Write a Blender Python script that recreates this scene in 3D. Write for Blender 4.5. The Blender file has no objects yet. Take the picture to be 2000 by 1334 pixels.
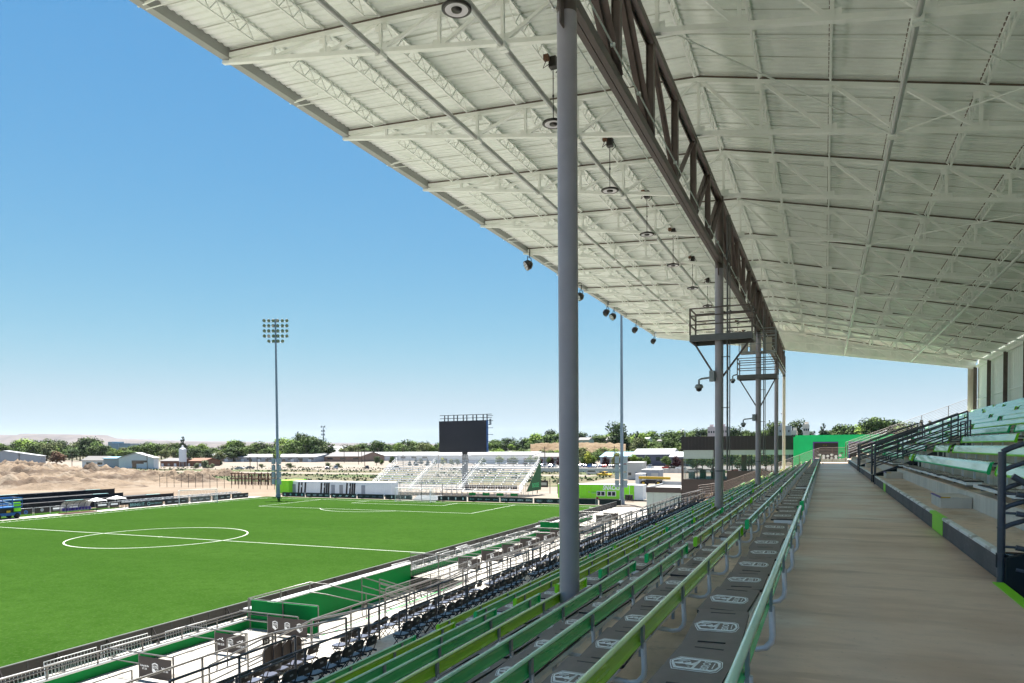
import bpy, math, random
from math import pi, sin, cos, radians, sqrt
from mathutils import Vector, Matrix, noise
random.seed(7)
S = bpy.context.scene
COL = S.collection

# ------------------------------------------------------------------ camera, sky, sun, exposure
FPX, CY = 1400.879, 911.02
YAW, PITCH, ROLL = 0.41144, -0.02680, -0.00697
fw = Vector((-sin(YAW)*cos(PITCH), cos(YAW)*cos(PITCH), sin(PITCH)))
r0 = Vector((cos(YAW), sin(YAW), 0)); u0 = r0.cross(fw)
rt = r0*cos(ROLL)+u0*sin(ROLL); up = -r0*sin(ROLL)+u0*cos(ROLL)
cam_d = bpy.data.cameras.new('camera'); cam = bpy.data.objects.new('camera', cam_d); COL.objects.link(cam)
cam.matrix_world = Matrix((( rt.x, up.x, -fw.x, 0), (rt.y, up.y, -fw.y, 0), (rt.z, up.z, -fw.z, 0), (0, 0, 0, 1)))
cam_d.sensor_width = 36; cam_d.lens = 36*FPX/2000; cam_d.shift_y = (CY-667)/2000
cam_d.clip_start = 0.05; cam_d.clip_end = 60000
S.camera = cam

SUN = Vector((-0.265, 0.29, 1)).normalized()
W = bpy.data.worlds.new('World'); S.world = W; W.use_nodes = True
nt = W.node_tree; nt.nodes.clear()
sky = nt.nodes.new('ShaderNodeTexSky'); sky.sky_type = 'NISHITA'; sky.sun_disc = False
sky.sun_elevation = math.asin(SUN.z); sky.sun_rotation = math.atan2(SUN.x, SUN.y)
sky.altitude = 800; sky.air_density = 1.0; sky.dust_density = 0.0; sky.ozone_density = 1.0
bg = nt.nodes.new('ShaderNodeBackground'); bg.inputs[1].default_value = 0.1
wo = nt.nodes.new('ShaderNodeOutputWorld')
EXPO = 2.15
sep = nt.nodes.new('ShaderNodeSeparateColor'); comb = nt.nodes.new('ShaderNodeCombineColor'); nt.links.new(sky.outputs[0], sep.inputs[0])
for i_, (g_, k_) in enumerate(((1.194, .0646), (.694, .1848), (.359, .411))):     # the camera's rendering of the clear sky, the same curve all over it
    p_ = nt.nodes.new('ShaderNodeMath'); p_.operation = 'POWER'; p_.inputs[1].default_value = g_
    q_ = nt.nodes.new('ShaderNodeMath'); q_.operation = 'MULTIPLY'; q_.inputs[1].default_value = 1.0*k_/(0.1*2**EXPO)
    mn_ = nt.nodes.new('ShaderNodeMath'); mn_.operation = 'SMOOTH_MIN'; mn_.inputs[1].default_value = (.53, .69, .79)[i_]/(0.1*2**EXPO); mn_.inputs[2].default_value = .5
    nt.links.new(sep.outputs[i_], p_.inputs[0]); nt.links.new(p_.outputs[0], q_.inputs[0]); nt.links.new(q_.outputs[0], mn_.inputs[0]); nt.links.new(mn_.outputs[0], comb.inputs[i_])
nt.links.new(comb.outputs[0], bg.inputs[0]); nt.links.new(bg.outputs[0], wo.inputs[0])
sd = bpy.data.lights.new('sun', 'SUN'); so = bpy.data.objects.new('sun', sd); COL.objects.link(so)
sd.energy = 4.8; sd.angle = radians(0.55); sd.color = (1.0, 0.955, 0.88)
so.rotation_euler = SUN.to_track_quat('Z', 'Y').to_euler(); so.location = (-30, 30, 60)
S.view_settings.view_transform = 'Standard'; S.view_settings.look = 'None'
S.view_settings.gamma = 1; S.view_settings.use_curve_mapping = False
S.view_settings.exposure = EXPO
S.cycles.max_bounces = 12; S.cycles.diffuse_bounces = 9; S.cycles.glossy_bounces = 3
S.cycles.transparent_max_bounces = 12

GZ = -9.704          # level of the pitch, the camera is the origin

def ray(px, py):
    return fw + rt*((px-1000)/FPX) - up*((py-CY)/FPX)
def aty(px, py, Y):  # a point seen at that place of the photograph, at depth Y along the stand
    d = ray(px, py); return d*(Y/d.y)
def xat(px, Y, z=-8):
    # x at depth Y whose image column is px (height hardly matters)
    lo, hi = -2.0*Y-50, Y+60.0
    for _ in range(44):
        m = (lo+hi)/2; v = Vector((m, Y, z)); c = 1000+FPX*v.dot(rt)/v.dot(fw)
        if c < px: lo = m
        else: hi = m
    return lo

# ------------------------------------------------------------------ materials
MAT = {}
def mat(name, col, rough=0.6, metal=0.0, var=0.0, scale=3.0, stretch=(1, 1, 1), bump=0.0, bscale=40, spec=0.5, col2=None, rand=0.0, detail=6, alpha=1.0, trans=0.0, coat=0.0):
    m = bpy.data.materials.new(name); m.use_nodes = True; n = m.node_tree.nodes; l = m.node_tree.links
    b = n['Principled BSDF']
    b.inputs['Base Color'].default_value = (*col, 1); b.inputs['Roughness'].default_value = rough
    b.inputs['Metallic'].default_value = metal; b.inputs['Specular IOR Level'].default_value = spec
    b.inputs['Alpha'].default_value = alpha; b.inputs['Transmission Weight'].default_value = trans
    b.inputs['Coat Weight'].default_value = coat
    if var or bump or rand or col2:
        tc = n.new('ShaderNodeTexCoord'); mp = n.new('ShaderNodeMapping'); mp.inputs['Scale'].default_value = stretch
        l.new(tc.outputs['Object'], mp.inputs[0])
        no = n.new('ShaderNodeTexNoise'); no.inputs['Scale'].default_value = scale; no.inputs['Detail'].default_value = detail
        no.inputs['Roughness'].default_value = 0.62
        l.new(mp.outputs[0], no.inputs[0])
        rmp = n.new('ShaderNodeValToRGB')
        c2 = col2 or tuple(max(0, c*(1-var)) for c in col); c1 = col if col2 else tuple(min(1, c*(1+var)) for c in col)
        rmp.color_ramp.elements[0].position = 0.32; rmp.color_ramp.elements[1].position = 0.68
        rmp.color_ramp.elements[0].color = (*c2, 1); rmp.color_ramp.elements[1].color = (*c1, 1)
        l.new(no.outputs[0], rmp.inputs[0]); last = rmp.outputs[0]
        if rand:
            oi = n.new('ShaderNodeObjectInfo'); hs = n.new('ShaderNodeHueSaturation')
            mr = n.new('ShaderNodeMapRange'); mr.inputs[3].default_value = 1-rand; mr.inputs[4].default_value = 1+rand
            l.new(oi.outputs['Random'], mr.inputs[0]); l.new(mr.outputs[0], hs.inputs['Value']); l.new(last, hs.inputs['Color']); last = hs.outputs[0]
        l.new(last, b.inputs['Base Color'])
        rr = n.new('ShaderNodeMapRange'); rr.inputs[3].default_value = min(1, rough*0.85); rr.inputs[4].default_value = min(1, rough*1.15)
        l.new(no.outputs[0], rr.inputs[0]); l.new(rr.outputs[0], b.inputs['Roughness'])
        if bump:
            n2 = n.new('ShaderNodeTexNoise'); n2.inputs['Scale'].default_value = bscale; n2.inputs['Detail'].default_value = 4
            l.new(mp.outputs[0], n2.inputs[0])
            bp = n.new('ShaderNodeBump'); bp.inputs['Strength'].default_value = bump; bp.inputs['Distance'].default_value = 0.02
            l.new(n2.outputs[0], bp.inputs['Height']); l.new(bp.outputs[0], b.inputs['Normal'])
    MAT[name] = m; return m

def mixmat(name, layers, rough=0.9, bump=0.3, bscale=20, bdist=0.02, spec=0.3):
    """base colour built from layered noises: layers = [(colour,scale,stretch,lo,hi)], first has only a colour"""
    m = bpy.data.materials.new(name); m.use_nodes = True; n = m.node_tree.nodes; l = m.node_tree.links
    b = n['Principled BSDF']; b.inputs['Roughness'].default_value = rough; b.inputs['Specular IOR Level'].default_value = spec
    tc = n.new('ShaderNodeTexCoord'); cur = None
    for i, L in enumerate(layers):
        if i == 0:
            rgb = n.new('ShaderNodeRGB'); rgb.outputs[0].default_value = (*L[0], 1); cur = rgb.outputs[0]; continue
        c, sc, st, lo, hi = L[:5]; amt = L[5] if len(L) > 5 else 1.0
        mp = n.new('ShaderNodeMapping'); mp.inputs['Scale'].default_value = st; mp.inputs['Location'].default_value = (i*13.7, i*7.1, i*3.3)
        l.new(tc.outputs['Object'], mp.inputs[0])
        no = n.new('ShaderNodeTexNoise'); no.inputs['Scale'].default_value = sc; no.inputs['Detail'].default_value = 7; no.inputs['Roughness'].default_value = 0.6
        l.new(mp.outputs[0], no.inputs[0])
        mr = n.new('ShaderNodeMapRange'); mr.inputs[1].default_value = lo; mr.inputs[2].default_value = hi; mr.inputs[4].default_value = amt
        l.new(no.outputs[0], mr.inputs[0])
        mx = n.new('ShaderNodeMix'); mx.data_type = 'RGBA'; mx.inputs[7].default_value = (*c, 1)
        l.new(mr.outputs[0], mx.inputs[0]); l.new(cur, mx.inputs[6]); cur = mx.outputs[2]
    l.new(cur, b.inputs['Base Color'])
    n2 = n.new('ShaderNodeTexNoise'); n2.inputs['Scale'].default_value = bscale; n2.inputs['Detail'].default_value = 5
    l.new(tc.outputs['Object'], n2.inputs[0]); bp = n.new('ShaderNodeBump'); bp.inputs['Strength'].default_value = bump; bp.inputs['Distance'].default_value = bdist
    l.new(n2.outputs[0], bp.inputs['Height']); l.new(bp.outputs[0], b.inputs['Normal'])
    MAT[name] = m; return m

mixmat('turf', [((0.01755, 0.04602, 0.00702),), ((0.0234, 0.05616, 0.00936), 0.05, (1, 2.5, 1), 0.35, 0.65), ((0.01365, 0.039, 0.00507), 1.2, (1, 1, 1), 0.42, 0.7, 0.7), ((0.04212, 0.07644, 0.02028), 5, (1, 1, 1), 0.50, 0.72, 0.6), ((0.00936, 0.02808, 0.0039), 14, (1, 1, 1), 0.52, 0.72, 0.6)], rough=1.0, bump=0.8, bscale=22, bdist=0.03, spec=0.0)
mixmat('dirt', [((0.1414, 0.1068, 0.07504),), ((0.09812, 0.06926, 0.04618), 0.02, (1, 1, 1), 0.45, 0.6), ((0.1674, 0.1385, 0.1068), 0.07, (1, 1, 1), 0.5, 0.7), ((0.08081, 0.05772, 0.03752), 0.5, (1, 1, 1), 0.5, 0.8, 0.5)], rough=0.95, bump=0.5, bscale=1.2, bdist=0.3)
mixmat('pile', [((0.1264, 0.09266, 0.0629),), ((0.05616, 0.03707, 0.02359), 0.055, (1, 1, 2.5), 0.50, 0.60), ((0.1741, 0.1432, 0.1095), 0.14, (1, 1, 1), 0.5, 0.7), ((0.06739, 0.04493, 0.02808), 0.7, (1, 1, 1), 0.52, 0.8, 0.6)], rough=0.95, bump=0.8, bscale=1.6, bdist=0.4)
mixmat('gravel', [((0.1643, 0.143, 0.1186),), ((0.1369, 0.1126, 0.08822), 0.04, (1, 1, 1), 0.4, 0.7), ((0.1582, 0.1156, 0.07909), 0.02, (1, 3, 1), 0.56, 0.7), ((0.1886, 0.1673, 0.143), 1.0, (1, 1, 1), 0.5, 0.8, 0.5)], rough=0.95, bump=0.4, bscale=4)
mixmat('weeds', [((0.078, 0.06739, 0.03619),), ((0.03744, 0.05928, 0.01248), 0.03, (1, 1, 1), 0.44, 0.56), ((0.1248, 0.09984, 0.06552), 0.06, (1, 1, 1), 0.5, 0.68), ((0.04368, 0.05616, 0.02184), 0.4, (1, 1, 1), 0.5, 0.75, 0.7)], rough=0.95, bump=0.6, bscale=1.5, bdist=0.2)
mixmat('earth', [((0.09984, 0.08112, 0.05616),), ((0.03744, 0.04992, 0.01747), 0.006, (1, 1, 1), 0.45, 0.6), ((0.1498, 0.1186, 0.08736), 0.02, (1, 1, 1), 0.5, 0.7)], rough=0.95, bump=0.3, bscale=1)
mixmat('asphalt', [((0.16, 0.155, 0.15),), ((0.21, 0.2, 0.19), 0.1, (1, 1, 1), 0.4, 0.7)], rough=0.9, bump=0.2)
mixmat('hill_far', [((0.08424, 0.06864, 0.0624),), ((0.05304, 0.04493, 0.04368), 0.0012, (1, 1, 2), 0.42, 0.62), ((0.1061, 0.08424, 0.06864), 0.004, (1, 1, 4), 0.5, 0.7)], rough=1, bump=0.2, bscale=0.01, bdist=20)
mixmat('bluff', [((0.0429, 0.0624, 0.0156),), ((0.156, 0.1248, 0.0663), 0.012, (1, 1, 2), 0.60, 0.66), ((0.0624, 0.0858, 0.0273), 0.05, (1, 1, 1), 0.5, 0.7)], rough=1, bump=0.4, bscale=0.3, bdist=2)
mixmat('cliff', [((0.139, 0.1011, 0.06105),), ((0.1011, 0.06739, 0.03791), 0.05, (1, 1, 3), 0.45, 0.65), ((0.07582, 0.07999, 0.0337), 0.08, (1, 1, 1), 0.56, 0.66)], rough=1, bump=0.6, bscale=0.3, bdist=2)
mixmat('aisle_concrete', [((0.80, 0.60, 0.455),), ((0.52, 0.33, 0.205), 0.55, (0.5, 1.1, 1), 0.44, 0.64, 0.85), ((0.84, 0.76, 0.66), 0.5, (0.6, 0.7, 1), 0.50, 0.64, 0.85), ((0.30, 0.17, 0.095), 0.9, (0.40, 1.7, 1), 0.55, 0.70, 0.6), ((0.62, 0.46, 0.35), 6, (0.6, 1.2, 1), 0.45, 0.7, 0.5), ((0.22, 0.15, 0.11), 26, (1, 1, 1), 0.64, 0.74, 0.6), ((0.20, 0.14, 0.10), 3.1, (1, 1, 1), 0.68, 0.74, 0.5)], rough=0.42, bump=0.12, bscale=45, spec=0.45)
mixmat('step_concrete', [((0.74, 0.575, 0.43),), ((0.46, 0.325, 0.205), 0.8, (1.2, 0.5, 1), 0.47, 0.66, 0.85), ((0.72, 0.66, 0.58), 0.6, (1, 0.7, 1), 0.5, 0.66, 0.9), ((0.17, 0.13, 0.09), 5, (1, 1, 1), 0.55, 0.78, 0.6)], rough=0.55, bump=0.12, bscale=35)
mixmat('riser_concrete', [((0.68, 0.63, 0.56),), ((0.54, 0.48, 0.41), 2.0, (0.6, 1.8, 0.25), 0.45, 0.7, 0.8), ((0.50, 0.48, 0.45), 0.7, (1, 1, 1), 0.5, 0.7, 0.7)], rough=0.8, bump=0.15, bscale=30)
mixmat('white_concrete', [((0.40, 0.385, 0.36),), ((0.24, 0.225, 0.20), 0.35, (1, 1, 1), 0.45, 0.62, 0.9), ((0.12, 0.108, 0.092), 1.3, (1, 1, 1), 0.54, 0.66, 0.85), ((0.09, 0.08, 0.07), 7, (1, 1, 1), 0.60, 0.72, 0.7)], rough=0.9, bump=0.1, bscale=30, spec=0.1)
mixmat('kerb_grey', [((0.13, 0.125, 0.13),), ((0.2, 0.195, 0.19), 5, (1, 1, 3), 0.52, 0.72, 0.6), ((0.09, 0.088, 0.09), 1.2, (1, 1, 1), 0.45, 0.6, 0.7)], rough=0.7, bump=0.2, bscale=40)
mixmat('worn_nosing', [((0.80, 0.82, 0.80),), ((0.36, 0.33, 0.29), 4, (1, 0.6, 1), 0.5, 0.62, 0.9)], rough=0.5, bump=0.1)
mat('roof_sheet', (0.83, 0.86, 0.845), 0.5, var=0.09, scale=0.6, stretch=(1, 0.3, 1), spec=0.4)
mat('roof_steel', (0.89, 0.905, 0.895), 0.4, var=0.05, scale=1.2)
mat('roof_brown', (0.14, 0.10, 0.085), 0.6, var=0.1)
mat('roof_seam', (0.58, 0.59, 0.55), 0.6, var=0.2, scale=0.8)
mat('fascia', (0.36, 0.365, 0.355), 0.5, var=0.06, scale=0.8)
mat('girder', (0.115, 0.085, 0.078), 0.45, var=0.18, scale=2.5, bump=0.05)
mat('column_grey', (0.37, 0.33, 0.365), 0.36, var=0.07, scale=1.5, bump=0.04, bscale=60, spec=0.5)
mat('rail_steel', (0.135, 0.13, 0.125), 0.32, 0.35, var=0.12, scale=3)
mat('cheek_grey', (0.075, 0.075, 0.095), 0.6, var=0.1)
mat('rail_dark', (0.085, 0.092, 0.115), 0.32, 0.1, var=0.2, scale=3)
mat('aluminium', (0.72, 0.72, 0.74), 0.35, 0.45, var=0.08, scale=6)
mat('alu_plank', (0.82, 0.82, 0.83), 0.4, 0.15, var=0.08, scale=4)
mat('board_green', (0.085, 0.62, 0.185), 0.27, var=0.05, scale=1.4, stretch=(1, 0.25, 3), bump=0.04, bscale=12, coat=0.3)
mat('board_lime', (0.38, 0.74, 0.025), 0.27, var=0.05, scale=1.4, stretch=(1, 0.25, 3), bump=0.04, bscale=12, coat=0.3)
mat('cap_green', (0.0, 0.52, 0.15), 0.45, var=0.06)
mat('bleacher_alu', (0.50, 0.51, 0.52), 0.45, 0.35, var=0.15, scale=2)
mat('green_mesh', (0.045, 0.13, 0.055), 0.9, var=0.2, scale=1.5)
mat('highlight_green', (0.52, 0.86, 0.60), 0.22, var=0.1, scale=2, coat=.4)  # paler board green: the reflected highlight of the top edge is painted in
mat('highlight_lime', (0.70, 0.90, 0.42), 0.22, var=0.1, scale=2, coat=.4)  # the same painted highlight for the lime boards
mat('cap_lime', (0.26, 0.78, 0.01), 0.45, var=0.06)
mat('board_pale', (0.42, 0.84, 0.55), 0.22, var=0.12, scale=2, stretch=(1, 0.3, 3), coat=0.4)
mat('board_pale_lime', (0.52, 0.86, 0.42), 0.22, var=0.12, scale=2, stretch=(1, 0.3, 3), coat=0.4)
mat('foam', (0.215, 0.170, 0.148), 0.62, var=0.16, scale=5, bump=0.08, bscale=90, rand=0.10)
mat('foam_edge', (0.012, 0.012, 0.014), 0.6)
mat('print_white', (0.93, 0.93, 0.90), 0.6, var=0.12, scale=30)
mat('white_paint', (0.80, 0.80, 0.78), 0.5, var=0.04)
mat('white_steel', (0.492, 0.5002, 0.5002), 0.35, 0.2, var=0.05)
mat('line_white', (0.41, 0.4264, 0.3936), 0.8, var=0.08, scale=2)
mat('chair_black', (0.018, 0.018, 0.021), 0.42, var=0.2, scale=8)
mat('chair_pad', (0.055, 0.06, 0.085), 0.34, var=0.15, scale=8, rand=0.2)
mat('wall_green', (0, 0.1681, 0.03444), 0.65, spec=0.15, var=0.10, scale=0.7)
mat('pale_green_wall', (0, 0.62, 0.19), 0.6, var=0.08, scale=0.8)
mat('black_panel', (0.014, 0.011, 0.011), 0.6, var=0.2, scale=1.5)
mat('black_board', (0.014, 0.015, 0.020), 0.5, var=0.15, scale=1.5)
mat('mesh_black', (0.010, 0.011, 0.014), 0.8, var=0.4, scale=1.2)
mat('banner_brown', (0.050, 0.039, 0.035), 0.75, var=0.12, scale=2)
mat('lime_paint', (0.27, 0.8, 0.02), 0.45, var=0.06, scale=1)
mat('container_white', (0.8, 0.84, 0.85), 0.45, var=0.05, scale=1)
mat('net', (0.75, 0.75, 0.75), 0.8)
mat('metal_grey', (0.30, 0.32, 0.34), 0.5, 0.4, var=0.1)
mat('mast_grey', (0.26, 0.31, 0.36), 0.45, 0.3, var=0.1, scale=0.5)
mat('mast_box', (0.36, 0.41, 0.43), 0.5, 0.1, var=0.06)
mat('screen_black', (0.012, 0.012, 0.022), 0.4, var=0.15, scale=0.2)
mat('bark', (0.10, 0.075, 0.05), 0.9, var=0.3, scale=4)
def foliage(name, c, v=0.35):
    mat(name, c, 0.75, var=v, scale=0.25, rand=0.22, spec=0.15, detail=3)
foliage('leaf_mid', (0.06375, 0.1062, 0.0204)); foliage('leaf_dark', (0.03825, 0.068, 0.0187)); foliage('leaf_bright', (0.119, 0.187, 0.02125))
foliage('leaf_olive', (0.09775, 0.119, 0.03825)); foliage('leaf_red', (0.04675, 0.01105, 0.0136)); foliage('leaf_grey', (0.1445, 0.17, 0.0935)); foliage('leaf_yellow', (0.221, 0.238, 0.0255)); foliage('leaf_conifer', (0.0238, 0.04675, 0.0238)); foliage('leaf_rust', (0.136, 0.07225, 0.0425))
mat('rear_sheet', (0.84, 0.87, 0.84), 0.5, var=0.04)
mat('shed_wall', (0.3, 0.33, 0.37), 0.6, var=0.06, scale=0.2)
mat('shed_white', (0.62, 0.65, 0.68), 0.6, var=0.05, scale=0.2)
mat('shed_roof', (0.41, 0.4182, 0.4264), 0.4, var=0.05, scale=0.2)
mat('roof_dark', (0.11, 0.105, 0.105), 0.8, var=0.1, scale=0.3)
mat('roof_blue', (0.1066, 0.2132, 0.287), 0.6, var=0.1, scale=0.3)
mat('wall_slate', (0.085, 0.09, 0.125), 0.7, var=0.08, scale=0.3)
mat('wall_brown', (0.25, 0.17, 0.13), 0.8, var=0.1, scale=0.3)
mat('wall_pink', (0.5, 0.43, 0.43), 0.8, var=0.06, scale=0.3)
mat('wall_cream', (0.5, 0.49, 0.45), 0.8, var=0.06, scale=0.3)
mat('clad_dark', (0.016, 0.012, 0.013), 0.5, var=0.2, scale=1)
mat('clad_brown', (0.055, 0.037, 0.033), 0.55, var=0.15, scale=1)
mat('grey_band', (0.34, 0.39, 0.37), 0.6, var=0.05)
mat('roof_membrane', (0.3444, 0.3362, 0.328), 0.7, var=0.05)
mat('purple_paint', (0.13, 0.07, 0.30), 0.6)
mat('purple_seat', (0.05, 0.02, 0.20), 0.4)
mat('tyre', (0.02, 0.02, 0.02), 0.85)
mat('car_glass', (0.02, 0.025, 0.03), 0.08, spec=0.8)
mat('window_dark', (0.03, 0.04, 0.045), 0.08, spec=0.9)
mat('blue_steel', (0.01, 0.10, 0.32), 0.4)
mat('yellow_paint', (0.62, 0.38, 0.02), 0.5, var=0.1)
mat('red_paint', (0.5, 0.03, 0.03), 0.5)
mat('teal_print', (0.25, 0.47, 0.46), 0.6)
mat('lamp_face', (0.62, 0.60, 0.66), 0.3)
mat('lamp_black', (0.022, 0.018, 0.018), 0.45)
mat('flood_glass', (0.30, 0.30, 0.28), 0.15, 0.4)
mat('polycarbonate', (0.55, 0.58, 0.58), 0.3, alpha=0.55)
mat('rust', (0.15, 0.075, 0.045), 0.9, var=0.3, scale=3)
mat('orange_paint', (0.55, 0.16, 0.02), 0.6)
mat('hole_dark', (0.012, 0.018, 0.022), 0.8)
m = mat('cb_glass', (0.015, 0.07, 0.06), 0.02, alpha=0.30, spec=0.6)

# ------------------------------------------------------------------ mesh builder
class MB:
    def __init__(s): s.v = []; s.f = []; s.m = []; s.mats = []; s.sm = []
    def mi(s, mt):
        mt = MAT[mt] if isinstance(mt, str) else mt
        if mt not in s.mats: s.mats.append(mt)
        return s.mats.index(mt)
    def add(s, vs, fs, mt, smooth=False):
        o = len(s.v); k = s.mi(mt); s.v += [tuple(v) for v in vs]
        for f in fs: s.f.append(tuple(i+o for i in f)); s.m.append(k); s.sm.append(smooth)
        return s
    def box(s, x0, x1, y0, y1, z0, z1, mt):
        vs = [(x0, y0, z0), (x1, y0, z0), (x1, y1, z0), (x0, y1, z0), (x0, y0, z1), (x1, y0, z1), (x1, y1, z1), (x0, y1, z1)]
        return s.add(vs, [(0, 3, 2, 1), (4, 5, 6, 7), (0, 1, 5, 4), (1, 2, 6, 5), (2, 3, 7, 6), (3, 0, 4, 7)], mt)
    def beam(s, p, q, w, h, mt, upv=(0, 0, 1)):
        p = Vector(p); q = Vector(q); d = (q-p).normalized(); u = Vector(upv)
        if abs(d.dot(u)) > 0.99: u = Vector((0, 1, 0))
        a = d.cross(u).normalized()*(w/2); b = a.cross(d).normalized()*(h/2)
        vs = [p-a-b, p+a-b, p+a+b, p-a+b, q-a-b, q+a-b, q+a+b, q-a+b]
        return s.add(vs, [(0, 1, 2, 3), (7, 6, 5, 4), (0, 4, 5, 1), (1, 5, 6, 2), (2, 6, 7, 3), (3, 7, 4, 0)], mt)
    def tube(s, pts, r, mt, n=8, cap=True, r2=None):
        pts = [Vector(p) for p in pts]; rings = []; k = len(pts)
        pd = None
        for i, p in enumerate(pts):
            d = (pts[min(i+1, k-1)]-pts[max(i-1, 0)]).normalized()
            if pd is None:
                u = Vector((0, 0, 1)) if abs(d.z) < 0.9 else Vector((1, 0, 0)); a = d.cross(u).normalized()
            else:
                a = (pa - d*pa.dot(d)).normalized()
            pa = a; pd = d; b = d.cross(a)
            rr = r if r2 is None else r+(r2-r)*i/(k-1)
            rings.append([p+(a*cos(2*pi*j/n)+b*sin(2*pi*j/n))*rr for j in range(n)])
        vs = [v for R_ in rings for v in R_]; fs = []
        for i in range(k-1):
            for j in range(n): fs.append((i*n+j, i*n+(j+1) % n, (i+1)*n+(j+1) % n, (i+1)*n+j))
        s.add(vs, fs, mt, True)
        if cap: s.add(rings[0], [tuple(range(n))[::-1]], mt); s.add(rings[-1], [tuple(range(n))], mt)
        return s
    def prism(s, poly, axis, a, b, mt, smooth=False):
        """polygon extruded along an axis: poly in the other two coordinates"""
        def P(u, v, t): return {'x': (t, u, v), 'y': (u, t, v), 'z': (u, v, t)}[axis]
        n = len(poly); vs = [P(u, v, a) for u, v in poly]+[P(u, v, b) for u, v in poly]
        fs = [(i, (i+1) % n, n+(i+1) % n, n+i) for i in range(n)]
        s.add(vs, fs, mt, smooth); s.add(vs[:n], [tuple(range(n))[::-1]], mt); s.add(vs[n:], [tuple(range(n))], mt)
        return s
    def lathe(s, prof, c, mt, n=20, axis=Vector((0, 0, 1))):
        axis = Vector(axis).normalized(); u = Vector((1, 0, 0)) if abs(axis.x) < 0.9 else Vector((0, 1, 0)); a = axis.cross(u).normalized(); b = axis.cross(a)
        c = Vector(c); vs = []; k = len(prof)
        for r_, z_ in prof:
            for j in range(n): vs.append(c+axis*z_+(a*cos(2*pi*j/n)+b*sin(2*pi*j/n))*r_)
        fs = [(i*n+j, i*n+(j+1) % n, (i+1)*n+(j+1) % n, (i+1)*n+j) for i in range(k-1) for j in range(n)]
        return s.add(vs, fs, mt, True)
    def quad(s, a, b, c, d, mt): return s.add([a, b, c, d], [(0, 1, 2, 3)], mt)
    def mesh(s, name):
        me = bpy.data.meshes.new(name); me.from_pydata(s.v, [], s.f)
        for mt in s.mats: me.materials.append(mt)
        me.polygons.foreach_set('material_index', s.m); me.polygons.foreach_set('use_smooth', s.sm); me.update()
        return me
    def build(s, name, parent=None, loc=None):
        o = bpy.data.objects.new(name, s.mesh(name)); COL.objects.link(o)
        if loc is not None: o.location = loc
        if parent is not None:
            o.parent = parent
            if loc is None: o.location = -parent.location   # vertices are in world space
        return o

def tag(o, label=None, cat=None, group=None, kind=None):
    if label: o['label'] = label
    if cat: o['category'] = cat
    if group: o['group'] = group
    if kind: o['kind'] = kind
    return o
def thing(name, loc, label, cat, group=None, rz=0):
    o = bpy.data.objects.new(name, None); COL.objects.link(o); o.location = Vector(loc); o.rotation_euler = (0, 0, rz)
    o.empty_display_size = 0.2
    return tag(o, label, cat, group)
def struct(mb, name): return tag(mb.build(name), kind='structure')
def copy_tree(src, loc=None, rz=None, label=None, sc=None, kids=True):
    r = src.copy(); COL.objects.link(r)
    if loc is not None: r.location = loc
    if rz is not None: r.rotation_euler = (src.rotation_euler[0], src.rotation_euler[1], rz)
    if sc is not None: r.scale = sc if hasattr(sc, '__len__') else (sc,)*3
    if label: r['label'] = label
    if kids:
        for ch in src.children:
            c = ch.copy(); COL.objects.link(c); c.parent = r
            for g in ch.children:
                d = g.copy(); COL.objects.link(d); d.parent = c
    return r
ORD = 'first second third fourth fifth sixth seventh eighth ninth tenth eleventh twelfth thirteenth fourteenth fifteenth sixteenth seventeenth eighteenth nineteenth'.split()
TEN = {2: 'twent', 3: 'thirt', 4: 'fort', 5: 'fift', 6: 'sixt', 7: 'sevent', 8: 'eight', 9: 'ninet'}
def ordn(i):
    i = int(i)
    if i < 1: return 'nearest'
    if i <= 19: return ORD[i-1]
    if i >= 100: return 'hundred and '+(ordn(i-100) if i > 100 else 'zeroth') if i > 100 else 'hundredth'
    t, u = divmod(i, 10)
    return TEN[t]+('ieth' if u == 0 else 'y-'+ORD[u-1])

_tc = {}
def text2d(txt, off=0.0, shear=0.0, spacing=1.0):
    """outline of a word as flat triangles, one unit high"""
    key = (txt, off, shear, spacing)
    if key in _tc: return _tc[key]
    cu = bpy.data.curves.new('t', 'FONT'); cu.body = txt; cu.size = 1.35; cu.offset = off; cu.shear = shear; cu.align_x = 'CENTER'; cu.space_character = spacing; cu.resolution_u = 2
    ob = bpy.data.objects.new('t', cu); COL.objects.link(ob)
    dg = bpy.context.evaluated_depsgraph_get(); dg.update()
    me = bpy.data.meshes.new_from_object(ob.evaluated_get(dg))
    vs = [(v.co.x, v.co.y) for v in me.vertices]; fs = [tuple(p.vertices) for p in me.polygons]
    bpy.data.objects.remove(ob); bpy.data.curves.remove(cu); bpy.data.meshes.remove(me)
    _tc[key] = (vs, fs); return vs, fs
def put_text(mb, txt, o, rx, uy, h, mt, width=None, **kw):
    vs, fs = text2d(txt, **kw); o = Vector(o); rx = Vector(rx).normalized(); uy = Vector(uy).normalized()
    xs = [v[0] for v in vs]; cx = (max(xs)+min(xs))/2; w = max(xs)-min(xs); sx = h if width is None else width/w
    mb.add([o+rx*((x-cx)*sx)+uy*(y*h) for x, y in vs], fs, mt)
def put_poly(mb, pts, o, rx, uy, sc, mt):
    o = Vector(o); rx = Vector(rx).normalized(); uy = Vector(uy).normalized()
    mb.add([o+rx*(x*sc)+uy*(y*sc) for x, y in pts], [tuple(range(len(pts)))], mt)

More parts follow.
